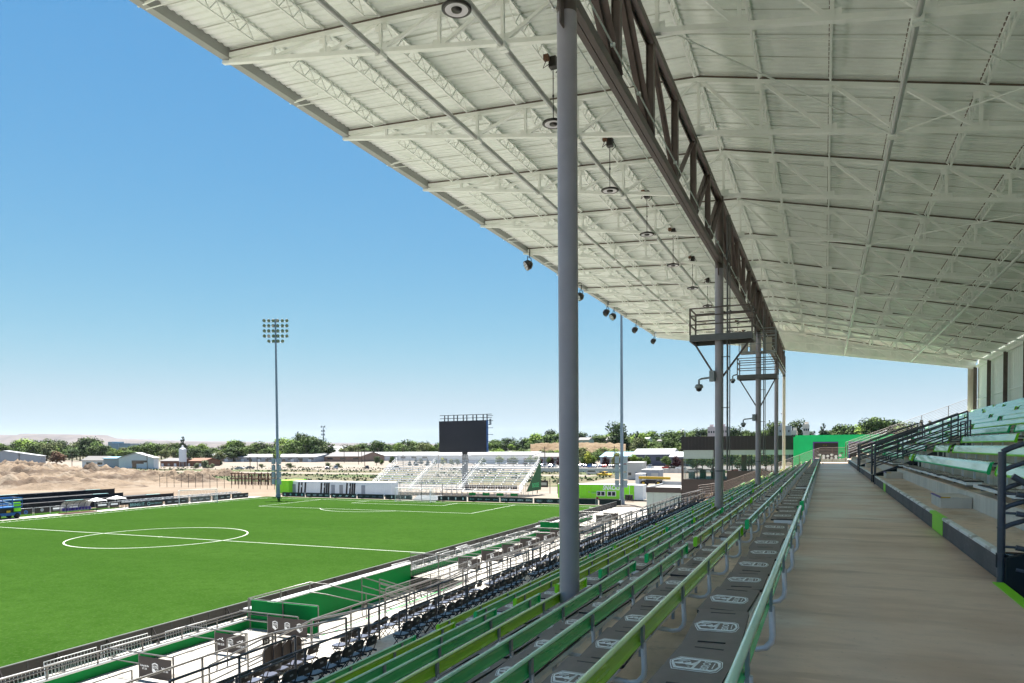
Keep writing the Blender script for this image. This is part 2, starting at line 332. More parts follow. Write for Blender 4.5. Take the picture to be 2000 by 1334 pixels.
def crest(mb, o, rx, uy, h, mt='print_white', back='banner_brown', lift=0.002):
    """the club shield: white outline, word BOISE above, mountain and river below"""
    o = Vector(o); rx = Vector(rx).normalized(); uy = Vector(uy).normalized(); nrm = rx.cross(uy)
    out = [(-.36, .36), (-.2, .44), (0, .5), (.2, .44), (.36, .36), (.36, -.26), (0, -.5), (-.36, -.26)]
    put_poly(mb, out, o, rx, uy, h, mt)
    put_poly(mb, [(x*.86, y*.88) for x, y in out], o+nrm*lift, rx, uy, h, back)
    o2 = o+nrm*lift*2
    put_text(mb, 'BOISE', o2+uy*(h*.10), rx, uy, h*.17, mt, width=h*.54, off=0.03)
    put_poly(mb, [(-.28, .30), (0, .40), (.28, .30), (.28, .33), (0, .43), (-.28, .33)][:3]+[(.28, .345), (0, .435), (-.28, .345)], o2, rx, uy, h, mt)
    put_poly(mb, [(-.31, .055), (.31, .055), (.31, .02), (-.31, .02)], o2, rx, uy, h, mt)
    put_poly(mb, [(-.29, -.02), (-.1, -.04), (.06, -.18), (.2, -.34), (0, -.43), (-.29, -.25)], o2, rx, uy, h, mt)
    put_poly(mb, [(.12, -.08), (.2, -.08), (.2, -.15), (.12, -.15)], o2, rx, uy, h, mt)

def long_crest(mb, o, rx, uy, w, mt='print_white', back='foam'):
    """print on the seat mats: shield lying on its side with mountains and the word BOISE"""
    o = Vector(o); rx = Vector(rx).normalized(); uy = Vector(uy).normalized(); nrm = rx.cross(uy)
    K = 2.25; uyn = uy
    def put_poly(mb, pts, o, rx, uy, sc, mt): globals()['put_poly'](mb, [(x, y*K) for x, y in pts], o, rx, uy, sc, mt)
    out = [(-.5, .05), (-.36, .19), (.36, .19), (.45, .15), (.5, 0), (.45, -.15), (.36, -.19), (-.36, -.19), (-.46, -.04)]
    put_poly(mb, out, o, rx, uy, w, mt)
    put_poly(mb, [(x*.965, y*.92) for x, y in out], o+nrm*.0008, rx, uy, w, back)
    o1 = o+nrm*.0016
    put_poly(mb, [(x*.93, y*.84) for x, y in out], o1, rx, uy, w, mt)
    put_poly(mb, [(x*.84, y*.60) for x, y in out], o1+nrm*.0008, rx, uy, w, back)
    o2 = o1+nrm*.0016
    put_poly(mb, [(-.47, -.03), (-.24, .03), (-.22, -.01), (-.1, .05), (-.07, 0), (.06, .13), (.0, -.05), (-.16, -.045), (-.18, -.03), (-.3, -.045)], o2, rx, uy, w, mt)
    put_poly(mb, [(-.37, .075), (-.12, .075), (-.14, .095), (-.35, .095)], o2, rx, uy, w, mt)
    put_poly(mb, [(-.34, .045), (-.16, .045), (-.18, .06), (-.35, .06)], o2, rx, uy, w, mt)
    put_poly(mb, [(-.13, -.085), (-.09, -.075), (-.05, -.085), (-.09, -.095)], o2, rx, uy, w, mt)
    put_poly(mb, [(.02, .13), (.07, .13), (.02, -.13), (-.03, -.13)], o2, rx, uy, w, mt)
    put_text(mb, 'BOISE', o2+rx*(w*.13), -uy, rx, w*.15, mt, width=w*.62, off=0.03)
    put_poly(mb, [(.325, .08), (.345, .08), (.345, -.08), (.325, -.08)], o2, rx, uy, w, mt)

# ================================================================== ground, pitch
def sheet(name, x0, x1, y0, y1, z, mt, nx=1, ny=1):
    mb = MB(); mb.add([(x0, y0, z), (x1, y0, z), (x1, y1, z), (x0, y1, z)], [(0, 1, 2, 3)], mt); return struct(mb, name)
sheet('ground', -20000, 20000, -3000, 30000, GZ-0.45, 'earth')
TX0, TX1, GY = -102.06, -33.62, 110.63      # touchlines, goal line
HY = GY-53.29; LX = TX0+34.22
sheet('turf_pitch', -104.6, -30.9, -2, 114.2, GZ, 'turf')
sheet('dirt_lot', -420, -104.6, -60, 260, GZ-0.06, 'dirt')
sheet('gravel_lot', -104.6, 40, 114.2, 330, GZ-0.05, 'gravel')
sheet('weed_field', -420, -60, 165, 262, GZ-0.03, 'weeds')
sheet('dirt_track', -420, -70, 222, 236, GZ+0.0, 'gravel')
sheet('dirt_yard', -700, -60, 262, 470, GZ-0.08, 'gravel')
sheet('car_park', -170, 30, 292, 360, GZ+0.03, 'asphalt')
sheet('touchline_path', -108.6, -104.6, 40, 113, GZ+0.012, 'white_concrete')

lm = MB(); zl = GZ+0.006
def line(x0, y0, x1, y1, w=0.12):
    d = Vector((x1-x0, y1-y0, 0)).normalized(); n = Vector((-d.y, d.x, 0))*(w/2)
    a = Vector((x0, y0, zl)); b = Vector((x1, y1, zl)); lm.quad(a-n, b-n, b+n, a+n, 'line_white')
def arc(cx, cy, r, a0, a1, n, w=0.12):
    for i in range(n):
        t0 = a0+(a1-a0)*i/n; t1 = a0+(a1-a0)*(i+1)/n; P = lambda t, q: (cx+(r+q)*cos(t), cy+(r+q)*sin(t), zl)
        lm.quad(P(t0, -w/2), P(t1, -w/2), P(t1, w/2), P(t0, w/2), 'line_white')
line(TX0, -2, TX0, GY); line(TX1, -2, TX1, GY); line(TX0, GY, TX1, GY); line(TX0, HY, TX1, HY, 0.13)
arc(LX, HY, 9.15, 0, 2*pi, 96, 0.14)
line(LX-20.16, GY, LX-20.16, GY-16.5); line(LX+20.16, GY, LX+20.16, GY-16.5); line(LX-20.16, GY-16.5, LX+20.16, GY-16.5)
line(LX-9.16, GY, LX-9.16, GY-5.5); line(LX+9.16, GY, LX+9.16, GY-5.5); line(LX-9.16, GY-5.5, LX+9.16, GY-5.5)
aa = math.acos(5.5/9.15); arc(LX, GY-11, 9.15, -pi/2-aa, -pi/2+aa, 24)
arc(TX1, GY, 1, pi, 1.5*pi, 8); arc(TX0, GY, 1, 1.5*pi, 2*pi, 8)
arc(LX, HY, .12, 0, 2*pi, 10, .2)
for i in range(40):   # short training ticks outside the far touchline
    y = 60+i*0.9; line(TX0-1.1, y, TX0-0.7, y, 0.1)
o = struct(lm, 'pitch_lines')

# ================================================================== concrete stand
RP, RR = 0.914, 0.357                     # row depth and rise
AZ = -1.74                                # level of the walkway
Y0, Y1 = -4.0, 79.2
sheet_mb = MB(); sheet_mb.box(-0.86, 2.05, Y0, Y1, AZ-0.3, AZ, 'aisle_concrete'); wk_ = struct(sheet_mb, 'aisle_walkway')
LOW = []
for i in range(1, 9):                     # tread of bench row i+1
    x1 = -0.86-(i-1)*RP; z = AZ-RR*i; LOW.append(z)
    mb = MB(); mb.box(x1-RP, x1-0.001, Y0, Y1, z-0.36, z, 'step_concrete'); struct(mb, 'step_lower')
tx = -0.86-8*RP                           # -8.17
T12 = -5.68
specs = [(tx, -9.3, AZ-RR*9, 'step_concrete'), (-9.3, -10.2, AZ-RR*10, 'step_concrete'), (-10.2, -12.15, T12, 'step_concrete'),
         (-12.15, -14.7, -6.2, 'white_concrete'), (-14.7, -16.0, -6.85, 'white_concrete'), (-16.0, -17.3, -7.5, 'white_concrete'), (-17.3, -18.6, -8.15, 'white_concrete')]
for a, b, z, mt in specs:
    mb = MB(); mb.box(b, a-0.001, Y0, Y1, z-0.75, z, mt); struct(mb, 'terrace_step')
FL = -8.8
PITS = [(27.0, 42.0), (66.0, 76.0)]
yy = Y0
mb = MB()
for a, b in PITS+[(90, 90)]:
    mb.box(-25.95, -18.601, yy, min(a, 84), FL-0.9, FL, 'white_concrete'); yy = b
    if a > 80: break
    mb.box(-21.6, -18.601, a, b, FL-0.9, FL, 'white_concrete')
    mb.box(-25.95, -21.601, a, b, GZ-0.06, GZ+0.02, 'white_concrete')
tf_ = struct(mb, 'terrace_floor')
for k in range(20):
    yj = 6+k*3.05
    if 26 < yj < 42 or 65.5 < yj < 76.2: continue
    jm = MB(); jm.box(-25.9, -18.7, yj, yj+.02, FL+.0005, FL+.004, 'hole_dark'); jm.build('joint', tf_)
for xj in (-23.9, -21.4): jm = MB(); jm.box(xj, xj+.02, Y0, 26.9, FL+.001, FL+.0045, 'hole_dark'); jm.build('joint', tf_)
mb = MB(); mb.box(-30.9, -26.1, Y0, 112, GZ-0.05, GZ+0.012, 'white_concrete'); struct(mb, 'pitchside_path')
mb = MB(); mb.box(-26.0, -8, 84.0, 114, GZ-0.3, GZ+0.3, 'white_concrete'); struct(mb, 'far_end_paving')

# upper stand with openings (vomitories)
VOMS = [(3.2, 10.64), (35.45, 37.65), (50.7, 52.95)]
NU = 11
def spans(a, b, holes):
    out = []; y = a
    for h0, h1 in sorted(holes):
        if h0 > y: out.append((y, h0))
        y = max(y, h1)
    if y < b: out.append((y, b))
    return out
UX = 2.90
UZ = AZ+RR                               # -1.383
for a, b in spans(Y0, Y1, VOMS):
    mb = MB(); mb.box(2.05, UX, a, b, AZ-0.2, UZ, 'step_concrete'); o = struct(mb, 'walkway_kerb_step')
    fac = MB(); fac.box(2.035, 2.05-.0005, a, b, AZ+0.01, UZ-0.045, 'kerb_grey'); fac.build('painted_face', o)
    nb = MB(); nb.prism([(2.02, UZ-.045), (2.02, UZ-.012), (2.04, UZ+.004), (2.11, UZ+.004), (2.11, UZ-.045)], 'y', a, b, 'worn_nosing'); nb.build('nosing', o)
pm0 = []
for k, (bxs, lab) in enumerate(((((2.029, 2.0345, 15.55, 16.95, AZ+0.012, UZ-0.046), (2.0155, 2.115, 15.55, 17.2, UZ-.046, UZ+.0062)), 'large lime green paint patch on the grey kerb, nearer of two'), (((2.029, 2.0345, 29.4, 30.4, AZ+0.012, UZ-0.046),), 'small lime green paint patch on the grey kerb, farther of two'), (((1.93, 2.034, 2.0, 10.6, AZ+.001, AZ+.012), (2.034, 2.05, 2.0, 10.6, AZ-.2, AZ+.012)), 'lime green painted floor edge at the nearest stairwell opening'))):
    gm = MB()
    for q in bxs: gm.box(*q, 'lime_paint')
    tag(gm.build('painted_marking'), lab, 'paint marking')
for j in range(NU):
    x0 = UX+j*RP; x1 = x0+RP; z = UZ+RR*(j+1)
    for a, b in spans(Y0, Y1, VOMS if j < 3 else []):
        mb = MB(); mb.box(x0, x1-0.001, a, b, z-0.8, z, 'step_concrete'); mb.box(x0-.004, x0-.0005, a, b, z-RR+.002, z-.03, 'riser_concrete')
        struct(mb, 'step_upper')
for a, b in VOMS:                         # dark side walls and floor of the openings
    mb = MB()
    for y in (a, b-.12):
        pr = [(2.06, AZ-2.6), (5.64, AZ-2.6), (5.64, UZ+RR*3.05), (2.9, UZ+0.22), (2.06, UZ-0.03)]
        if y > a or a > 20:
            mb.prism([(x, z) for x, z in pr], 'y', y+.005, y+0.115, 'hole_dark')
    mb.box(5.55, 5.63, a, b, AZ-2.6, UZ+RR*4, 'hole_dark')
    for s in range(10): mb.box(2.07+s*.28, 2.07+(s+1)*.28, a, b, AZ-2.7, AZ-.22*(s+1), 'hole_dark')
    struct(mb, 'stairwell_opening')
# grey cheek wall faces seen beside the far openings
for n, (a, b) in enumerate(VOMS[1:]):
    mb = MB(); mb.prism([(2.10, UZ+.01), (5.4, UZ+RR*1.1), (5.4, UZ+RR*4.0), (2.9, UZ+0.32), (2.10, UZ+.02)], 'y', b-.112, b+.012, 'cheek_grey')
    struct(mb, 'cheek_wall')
# small concrete step blocks on the kerb step
for k, (y, w) in enumerate([(18.4, 1.5), (35.0-1.6, 1.4), (49.0, 1.3), (62, 1.3), (75, 1.3)]):
    t = thing('step_block', (2.6, y, UZ), ['large concrete step block with purple edge nearest the walkway corner', 'small concrete step block before the second stairwell opening', 'concrete step block before the third stairwell opening', 'far concrete step block between the railings', 'farthest concrete step block near the end railing'][k], 'step block', 'concrete step blocks on the kerb step')
    mb = MB(); mb.box(2.30, 2.88, y-.5, y+w-.5, UZ+.001, UZ+0.24, 'riser_concrete'); mb.build('block', t)
    mb = MB(); mb.box(2.288, 2.325, y-.5, y+w-.5, UZ+.22, UZ+.246, 'purple_paint'); mb.box(2.30, 2.48, y-.512, y-.49, UZ+.222, UZ+.246, 'yellow_paint'); mb.build('painted_edge', t)

# ================================================================== grandstand roof
GS = thing('grandstand_roof', (0, 0, 0), 'long pale steel roof over the grandstand carried by grey columns and a dark truss', 'roof')
TY = [11.2+6.096*i for i in range(-2, 12)]      # trusses
CX = -3.863
def zb(x): return 12.05-0.1647*(x+17)
def zt(x):
    if x < -3.7: return 12.24-0.0545*(x+17)
    return 11.515-0.237*(x+3.7)
XE, XB = -17.0, 12.85
NODES = [-15.3, -13.4, -11.47, -9.6, -7.72, -5.7, -3.7, -1.83, .1, 1.9, 3.88, 5.76, 7.6, 9.5, 11.3]
# one truss, shared mesh
tb = MB()
ch = MB(); ch.beam((XE, 0, zb(XE)), (XB, 0, zb(XB)), .15, .12, 'roof_steel'); bot_me = ch.mesh('bottom_chord')
ch = MB(); ch.beam((XE, 0, zt(XE)), (-3.7, 0, zt(-3.7)), .15, .12, 'roof_steel'); ch.beam((-3.7, 0, zt(-3.7)), (XB, 0, zt(XB)), .15, .12, 'roof_steel')
for s in (0, 1):
    a, b = [(XE, -3.7), (-3.7, XB)][s]; ch.beam((a, 0, zt(a)+.10), (b, 0, zt(b)+.10), .07, .08, 'roof_brown')
top_me = ch.mesh('top_chord')
wb = MB()
for i, x in enumerate(NODES):
    lo = zb(x)+.06; hi = zt(x)-.06
    if hi-lo > .12:
        wb.beam((x, 0, lo), (x, 0, hi), .09, .09, 'roof_steel', (1, 0, 0))
    if i+1 < len(NODES):
        x2 = NODES[i+1]
        if x2 <= -3.6: wb.beam((x+.08, 0, zb(x)+.05), (x2-.1, 0, zt(x2)-.06), .09, .09, 'roof_steel')
        else: wb.beam((x+.1, 0, zt(x)-.06), (x2-.08, 0, zb(x2)+.06), .09, .09, 'roof_steel')
    for g in (((x, zb(x)+.12), (x, zt(x)-.14)) if zt(x)-zb(x) > .45 else ()):
        wb.box(g[0]-.19, g[0]+.19, -.008, .008, g[1]-.1, g[1]+.1, 'roof_steel')
wb.beam((XE+.1, 0, zb(XE)+.05), (NODES[0], 0, zt(NODES[0])-.05), .07, .07, 'roof_steel')
web_me = wb.mesh('web_members')
for y in TY:
    e = bpy.data.objects.new('roof_truss', None); COL.objects.link(e); e.parent = GS; e.location = (0, y, 0)
    for nm, me in (('top_chord', top_me), ('bottom_chord', bot_me), ('web_members', web_me)):
        o = bpy.data.objects.new(nm, me); COL.objects.link(o); o.parent = e
    # the diagonal stiffener fins beyond the eave
# joists between trusses (shared mesh, two lengths of web)
BAY = 6.096
jb = MB(); L = BAY-.16; jb.beam((0, 0, 0), (0, L, 0), .07, .05, 'roof_steel'); jb.beam((0, .75, -.40), (0, L-.75, -.40), .05, .035, 'roof_steel')
jb.beam((0, .05, -.02), (0, .75, -.40), .025, .025, 'roof_steel'); jb.beam((0, L-.05, -.02), (0, L-.75, -.40), .025, .025, 'roof_steel')
n = 8; st = (L-1.5)/n
for k in range(n):
    a = .75+k*st
    jb.beam((0, a, -.39), (0, a+st/2, -.03), .030, .030, 'roof_steel'); jb.beam((0, a+st/2, -.03), (0, a+st, -.39), .030, .030, 'roof_steel')
j_me = jb.mesh('roof_joist')
for bi, y in enumerate(TY[:-1]):
    for x in NODES:
        o = bpy.data.objects.new('roof_joist', j_me); COL.objects.link(o); o.parent = GS; o.location = (x, y+.08, zt(x)+.13)
# corrugated sheets between joist lines: ribs run across the stand
edges = [XE-.02]+NODES+[XB+.1]
pm = {}
for q in range(len(edges)-1):
    x0, x1 = edges[q], edges[q+1]; mb = MB(); nr = 24; p = BAY/nr; prof = []
    for k in range(nr):
        y = k*p; prof += [(y, 0), (y+p*.40, 0), (y+p*.52, .038), (y+p*.88, .038)]
    prof.append((BAY, 0)); za = zt(x0)+.19; zc = zt(x1)+.19; vs = []
    for yv, zv in prof: vs += [(x0, yv, za+zv), (x1, yv, zc+zv)]
    fs = [(2*i, 2*i+1, 2*i+3, 2*i+2) for i in range(len(prof)-1)]
    for sy_ in (BAY*.2, BAY*.4, BAY*.6, BAY*.8): mb.beam((x0, sy_, za-.012), (x1, sy_, zc-.012), .03, .012, 'roof_seam')
    mb.add(vs, fs, 'roof_sheet'); o2 = [(x0, 0, za+.08), (x1, 0, zc+.08), (x1, BAY, zc+.08), (x0, BAY, za+.08)]
    mb.add(o2, [(0, 1, 2, 3)], 'roof_sheet'); pm[q] = mb.mesh('roof_sheet')
for y in TY[:-1]:
    for q in pm:
        o = bpy.data.objects.new('roof_sheet', pm[q]); COL.objects.link(o); o.parent = GS; o.location = (0, y, 0)
# small rows of bolts/blocks along the joist tops give the dotted edge
db = MB()
for k in range(24): db.box(-.055, -.02, .06+k*.2505, .17+k*.2505, .02, .085, 'roof_brown')
d_me = db.mesh('rib_closure')
for y in TY[:-1]:
    for x in NODES:
        o = bpy.data.objects.new('rib_closure', d_me); COL.objects.link(o); o.parent = GS; o.location = (x, y+.02, zt(x)+.135)
        o['kind'] = 'stuff'
# eave gutter
for y in TY[:-1]:
    mb = MB(); z = zt(XE)
    mb.prism([(XE-.02, z-.10), (XE-.02, z+.27), (XE-.26, z+.29), (XE-.28, z-.02), (XE-.24, z-.13)], 'y', y, y+BAY-.012, 'fascia')
    mb.build('eave_gutter', GS)
    mb = MB(); mb.beam((XE-.30, y+BAY/2, z-.10), (XE+.9, y+BAY/2, z-.02), .05, .05, 'roof_steel'); mb.build('gutter_bracket', GS)
for y in TY:
    mb = MB(); mb.beam((XE-.30, y, z-.16), (XE+1.4, y, zb(XE+1.4)-.02), .12, .09, 'roof_steel'); mb.build('gutter_bracket', GS)
# tie rods across joists
for x0, dz in ((0, -.25),):
    for y in TY[:-1]:
        mb = MB(); yc = y+BAY*.5; mb.tube([(XE, yc, zt(XE)-.25), (-3.7, yc, zt(-3.7)-.25), (XB, yc, zt(XB)-.25)], .016, 'roof_steel', 5); mb.build('tie_rod', GS)
# long round braces
for x, kk in ((-11.47, -1.032), (-7.72, -.734), (1.73, .193), (7.49, .934)):
    z = zb(x)-.09
    for y in TY[:-1]:
        mb = MB(); mb.tube([(x, y+.16, z), (x, y+BAY-.16, z)], .085 if x < 0 else .075, 'white_steel', 12)
        mb.box(x-.11, x+.11, y-.15, y-.02, z-.11, z+.06, 'roof_steel'); mb.box(x-.11, x+.11, y+.02, y+.15, z-.11, z+.06, 'roof_steel'); mb.build('brace_pipe', GS)
# thin cross bracing under the rear slope
for k in range(3, 12, 2):
    mb = MB(); y = TY[k]
    mb.tube([(-3.4, y, zb(-3.4)-.02), (1.73, y+BAY, zb(1.73)-.1)], .022, 'roof_steel', 5); mb.tube([(1.73, y, zb(1.73)-.1), (7.49, y+BAY, zb(7.49)-.1)], .022, 'roof_steel', 5)
    mb.tube([(1.73, y+BAY, zb(1.73)-.1), (-3.4, y, zb(-3.4)-.02)], .018, 'roof_steel', 5); mb.tube([(7.49, y, zb(7.49)-.1), (1.73, y+BAY, zb(1.73)-.1)], .022, 'roof_steel', 5)
    mb.build('cross_brace', GS)
# gable cladding at the far end
mb = MB(); yE = TY[-1]+.5; xs = [XE+i*(XB-XE)/150 for i in range(151)]
vs = []; 
for i, x in enumerate(xs):
    yv = yE+(.04 if (i % 4) in (0, 1) else 0); vs += [(x, yv, zb(x)-.12), (x, yv, zt(x)+.25)]
mb.add(vs, [(2*i, 2*i+2, 2*i+3, 2*i+1) for i in range(len(xs)-1)], 'roof_sheet')
mb.beam((XE, yE-.03, zb(XE)-.13), (XB, yE-.03, zb(XB)-.13), .12, .06, 'roof_steel'); mb.build('gable_cladding', GS)
mb = MB()
mb.quad((XE, TY[-1], zt(XE)+.25), (-3.7, TY[-1], zt(-3.7)+.25), (-3.7, yE+.1, zt(-3.7)+.25), (XE, yE+.1, zt(XE)+.25), 'roof_sheet')
mb.quad((-3.7, TY[-1], zt(-3.7)+.25), (XB, TY[-1], zt(XB)+.25), (XB, yE+.1, zt(XB)+.25), (-3.7, yE+.1, zt(-3.7)+.25), 'roof_sheet'); mb.build('end_flashing', GS)
# rear wall: cladding, dark posts, girts
mb = MB(); xw = XB+.12; ys = [Y0+i*.19 for i in range(int((yE-Y0)/.19)+1)]; vs = []
for i, y in enumerate(ys): vs += [(xw+(.035 if i % 3 == 0 else 0), y, 2.6), (xw+(.035 if i % 3 == 0 else 0), y, zt(XB)+.26)]
mb.add(vs, [(2*i, 2*i+2, 2*i+3, 2*i+1) for i in range(len(ys)-1)], 'rear_sheet'); mb.build('rear_cladding', GS)
mb = MB(); vs = []
for i in range(8): vs += [(xw-.25*i, yE+(.03 if i % 2 else 0), 2.2), (xw-.25*i, yE+(.03 if i % 2 else 0), zb(xw-.25*i)-.1)]
mb.add(vs[:8], [(2*i, 2*i+2, 2*i+3, 2*i+1) for i in range(3)], 'riser_concrete'); mb.build('corner_cladding', GS)
for y in TY:
    mb = MB(); x = XB-.12; mb.box(x-.13, x+.13, y-.10, y-.085, 2.4, zb(x)-.05, 'girder'); mb.box(x-.13, x+.13, y+.085, y+.10, 2.4, zb(x)-.05, 'girder'); mb.box(x-.01, x+.01, y-.085, y+.085, 2.4, zb(x)-.05, 'girder'); mb.build('rear_post', GS)
for z in (4.15,):
    mb = MB(); mb.box(xw-.1, xw-.03, Y0, yE, z-.04, z+.04, 'roof_steel'); mb.build('wall_girt', GS)
mb = MB(); mb.beam((XB-.05, Y0, zb(XB)+.02), (XB-.05, yE, zb(XB)+.02), .12, .2, 'roof_steel'); mb.build('rear_eave_beam', GS)
# dark girder along the column line
GB, GT = 7.18, 9.80
yS, yF = TY[0], TY[-1]
for a, b in zip([yS]+[11.2+18.288*i for i in range(0, 4)], [11.2+18.288*i for i in range(0, 4)]+[TY[-1]+.2]):
    for nm, z in (('girder_bottom_chord', GB+.10), ('girder_top_chord', GT-.10)):
        mb = MB(); a2 = a+.003
        if z < 8:
            for sx in (-1, 1): mb.box(CX+sx*.062-.054, CX+sx*.062+.054, a2, b, z-.10, z+.10, 'girder')
        else:
            for sx in (-1, 1): mb.box(CX+sx*.10-.012, CX+sx*.10+.012, a2, b, z-.10, z+.10, 'girder')
            mb.box(CX-.087, CX+.087, a2, b, z-.01, z+.01, 'girder')
        mb.build(nm, GS)
pn = int(round((yF-yS)/(BAY/2)))
for i in range(pn+1):
    y = yS+i*BAY/2
    mb = MB(); mb.box(CX-.09, CX-.078, y-.085, y+.085, GB+.205, GT-.205, 'girder'); mb.box(CX+.078, CX+.09, y-.085, y+.085, GB+.205, GT-.205, 'girder'); mb.box(CX-.077, CX+.077, y-.012, y+.012, GB+.205, GT-.205, 'girder')
    mb.build('girder_vertical', GS)
    if i < pn:
        ci = (y-11.2)/18.288; fr = ci-math.floor(ci+1e-6); down = fr < .5-1e-6
        a, b = ((GT-.2), (GB+.2)) if down else ((GB+.2), (GT-.2))
        q_ = min(fr, 1-fr-1/6); hw = .16 if q_ < .1 else .13 if q_ < .25 else .075
        mb = MB()
        for sx in (-1, 1): mb.beam((CX+sx*hw*.42, y+.1, a), (CX+sx*hw*.42, y+BAY/2-.1, b), hw, .02, 'girder', (1, 0, 0)) if 0 else mb.beam((CX+sx*hw*.5, y+.1, a), (CX+sx*hw*.5, y+BAY/2-.1, b), .016, hw, 'girder', (1, 0, 0))
        mb.beam((CX, y+.1, a), (CX, y+BAY/2-.1, b), hw-.02, .016, 'girder', (1, 0, 0)); mb.build('girder_diagonal', GS)
for dx, z in ((-.22, GB-.03), (.2, GB+.32), (-.25, GB+.30)):
    mb = MB(); mb.tube([(CX+dx, yS, z), (CX+dx, yF, z)], .018, 'roof_steel', 6)
    for k in range(40): mb.box(CX+dx-.04, CX+dx+.04, yS+k*2.03, yS+k*2.03+.05, z-.03, z+.03, 'roof_steel')
    mb.build('conduit', GS)
# columns
COLY = [11.2+18.288*i for i in range(4)]+[TY[-1]+.35]
for i, y in enumerate(COLY):
    mb = MB(); r = .163 if i < 4 else .15; zt_ = GT+.02 if i < 4 else GB+1.9
    mb.tube([(CX, y, -3.6), (CX, y, 7.0)], r, 'column_grey' if i < 4 else 'riser_concrete', 40)
    mb.tube([(CX, y, 7.0), (CX, y, zt_)], r*.98, 'girder', 28)
    (mb.tube([(CX, y, -1.02), (CX, y, -.98)], r+.008, 'rail_dark', 28) if i else None)
    mb.box(CX-.25, CX+.25, y-.25, y+.25, -3.6, -2.98, 'riser_concrete')
    mb.box(CX-.012, CX+.012, y-.33, y-r+.01, 6.7, 7.2, 'girder'); mb.build('column', GS)

# pendant roof lights
for i in range(-1, 11):
    y = 14.15+6.1*i; x = -7.42
    if i == -1: continue
    t = thing('pendant_light', (x, y, 9.55), f'round black pendant light, {ordn(i+1)} from the front, hanging on its rod under the roof', 'light', 'pendant lights under the roof')
    mb = MB(); mb.lathe([(.30, .0), (.33, .02), (.33, .055), (.20, .10), (.05, .16), (.0, .17)], (x, y, 9.55), 'lamp_black', 28); mb.lathe([(.30, 0), (.255, .004)], (x, y, 9.55), 'lamp_black', 28); mb.build('lamp_shade', t)
    mb = MB(); mb.lathe([(.255, .004), (.12, .02)], (x, y, 9.55), 'lamp_face', 28); mb.build('reflector', t)
    mb = MB(); mb.lathe([(.12, .02), (.11, -.01), (.0, -.012)], (x, y, 9.55), 'lamp_black', 20); mb.build('hub', t)
    mb = MB(); mb.tube([(x, y, 9.7), (x, y, 11.3)], .014, 'lamp_black', 6); mb.tube([(x, y, 10.35), (x, y, 10.42)], .03, 'lamp_black', 8); mb.build('rod', t)
    mb = MB(); mb.box(x-.1, x+.12, y-.12, y+.1, 11.2, 11.5, 'lamp_black'); mb.box(x-.2, x-.05, y-.3, y-.15, 11.35, 11.5, 'rust'); mb.tube([(x, y, 11.4), (x-.2, y-.3, 11.1), (x-.05, y-.25, 11.5)], .015, 'lamp_black', 5); mb.tube([(x+.1, y, 11.45), (x+.22, y+.05, 11.2), (x+.05, y+.1, 11.1)], .015, 'lamp_black', 5); mb.build('hoist_box', t)
# floodlights on the eave
for i, (y, ang) in enumerate([(41.5, .3), (51.8, .6), (59.0, 2.6), (60.95, .9), (68.9, 2.4), (77.1, 2.8)]):
    c = Vector((-16.95, y, 11.28)); t = thing('floodlight', c, f'round floodlight clamped below the roof edge, {ordn(i+1)} from the front', 'floodlight', 'floodlights under the roof edge')
    ax = Vector((-cos(ang)*.75, -sin(ang)*.2-.7*cos(ang)*.8 if ang < 1.5 else .5, -.45)).normalized()
    mb = MB(); mb.lathe([(.0, -.3), (.14, -.3), (.30, -.12), (.31, .14), (.29, .15)], c, 'lamp_black', 20, ax); mb.build('housing', t)
    mb = MB(); mb.lathe([(.29, .145), (.0, .15)], c, 'flood_glass', 20, ax)
    for k in range(7):
        a = k*2*pi/6; u = ax.cross(Vector((0, 0, 1))).normalized(); w = ax.cross(u); p = c+ax*.152+(u*cos(a)+w*sin(a))*(.18 if k < 6 else 0); mb.lathe([(.075, 0), (.0, .01)], p, 'lamp_face', 8, ax)
    mb.build('lens', t)
    mb = MB(); mb.tube([c+Vector((.1, -.33, 0)), c+Vector((.12, -.3, .45)), c+Vector((.12, .3, .45)), c+Vector((.1, .33, 0))], .025, 'lamp_black', 6); mb.tube([c+Vector((.12, 0, .45)), c+Vector((.14, 0, .95))], .03, 'lamp_black', 6); mb.build('bracket', t)

# service platforms on the second and third columns
def platform(yc, x0, x1, z, label, zbrace, mesh_box):
    t = thing('service_platform', (CX, yc, z), label, 'platform', 'service platforms on the columns'); M = 'girder'; ya, yb = yc-.35, yc+1.0
    mb = MB(); mb.box(x0, x1, ya, yb, z+.02, z+.05, M)
    for y in (ya, yb): mb.box(x0, x1, y-.03, y+.03, z-.16, z+.10, 'rail_steel')
    for x in (x0, x1): mb.box(x-.03, x+.03, ya+.031, yb-.031, z-.16, z+.08, 'rail_steel')
    mb.build('deck', t)
    for x, y in ((x0, ya), (x1, ya), (x0, yb), (x1, yb)):
        mb = MB(); mb.box(x-.03, x+.03, y-.03, y+.03, z+.1, z+1.16, M); mb.build('rail_post', t)
    for h in (.5, .85, 1.14):
        for y in ((ya, yb) if not mesh_box else (ya, yb)):
            mb = MB(); mb.beam((x0, y, z+h), (x1, y, z+h), .045, .045, M); mb.build('rail', t)
        for x in (x0, x1):
            mb = MB(); mb.beam((x, ya, z+h), (x, yb, z+h), .045, .045, M); mb.build('rail', t)
    for x in (x0+.1, x1-.1):
        mb = MB(); sgn = -1 if x < CX else 1; mb.beam((x, yc, z-.16), (CX+sgn*.14, yc, zbrace), .07, .07, M); mb.build('diagonal_brace', t)
    return t
platform(29.49, -4.94, -2.59, 4.30, 'dark steel service platform around the second column', 2.75, False)
t = platform(47.8, -5.1, -2.74, 4.36, 'steel service platform on the third column, below the caged upper deck', 2.5, True)
t = thing('caged_platform', (CX, 47.8, 5.9), 'upper grey caged platform on the third column holding pale boxes', 'platform')
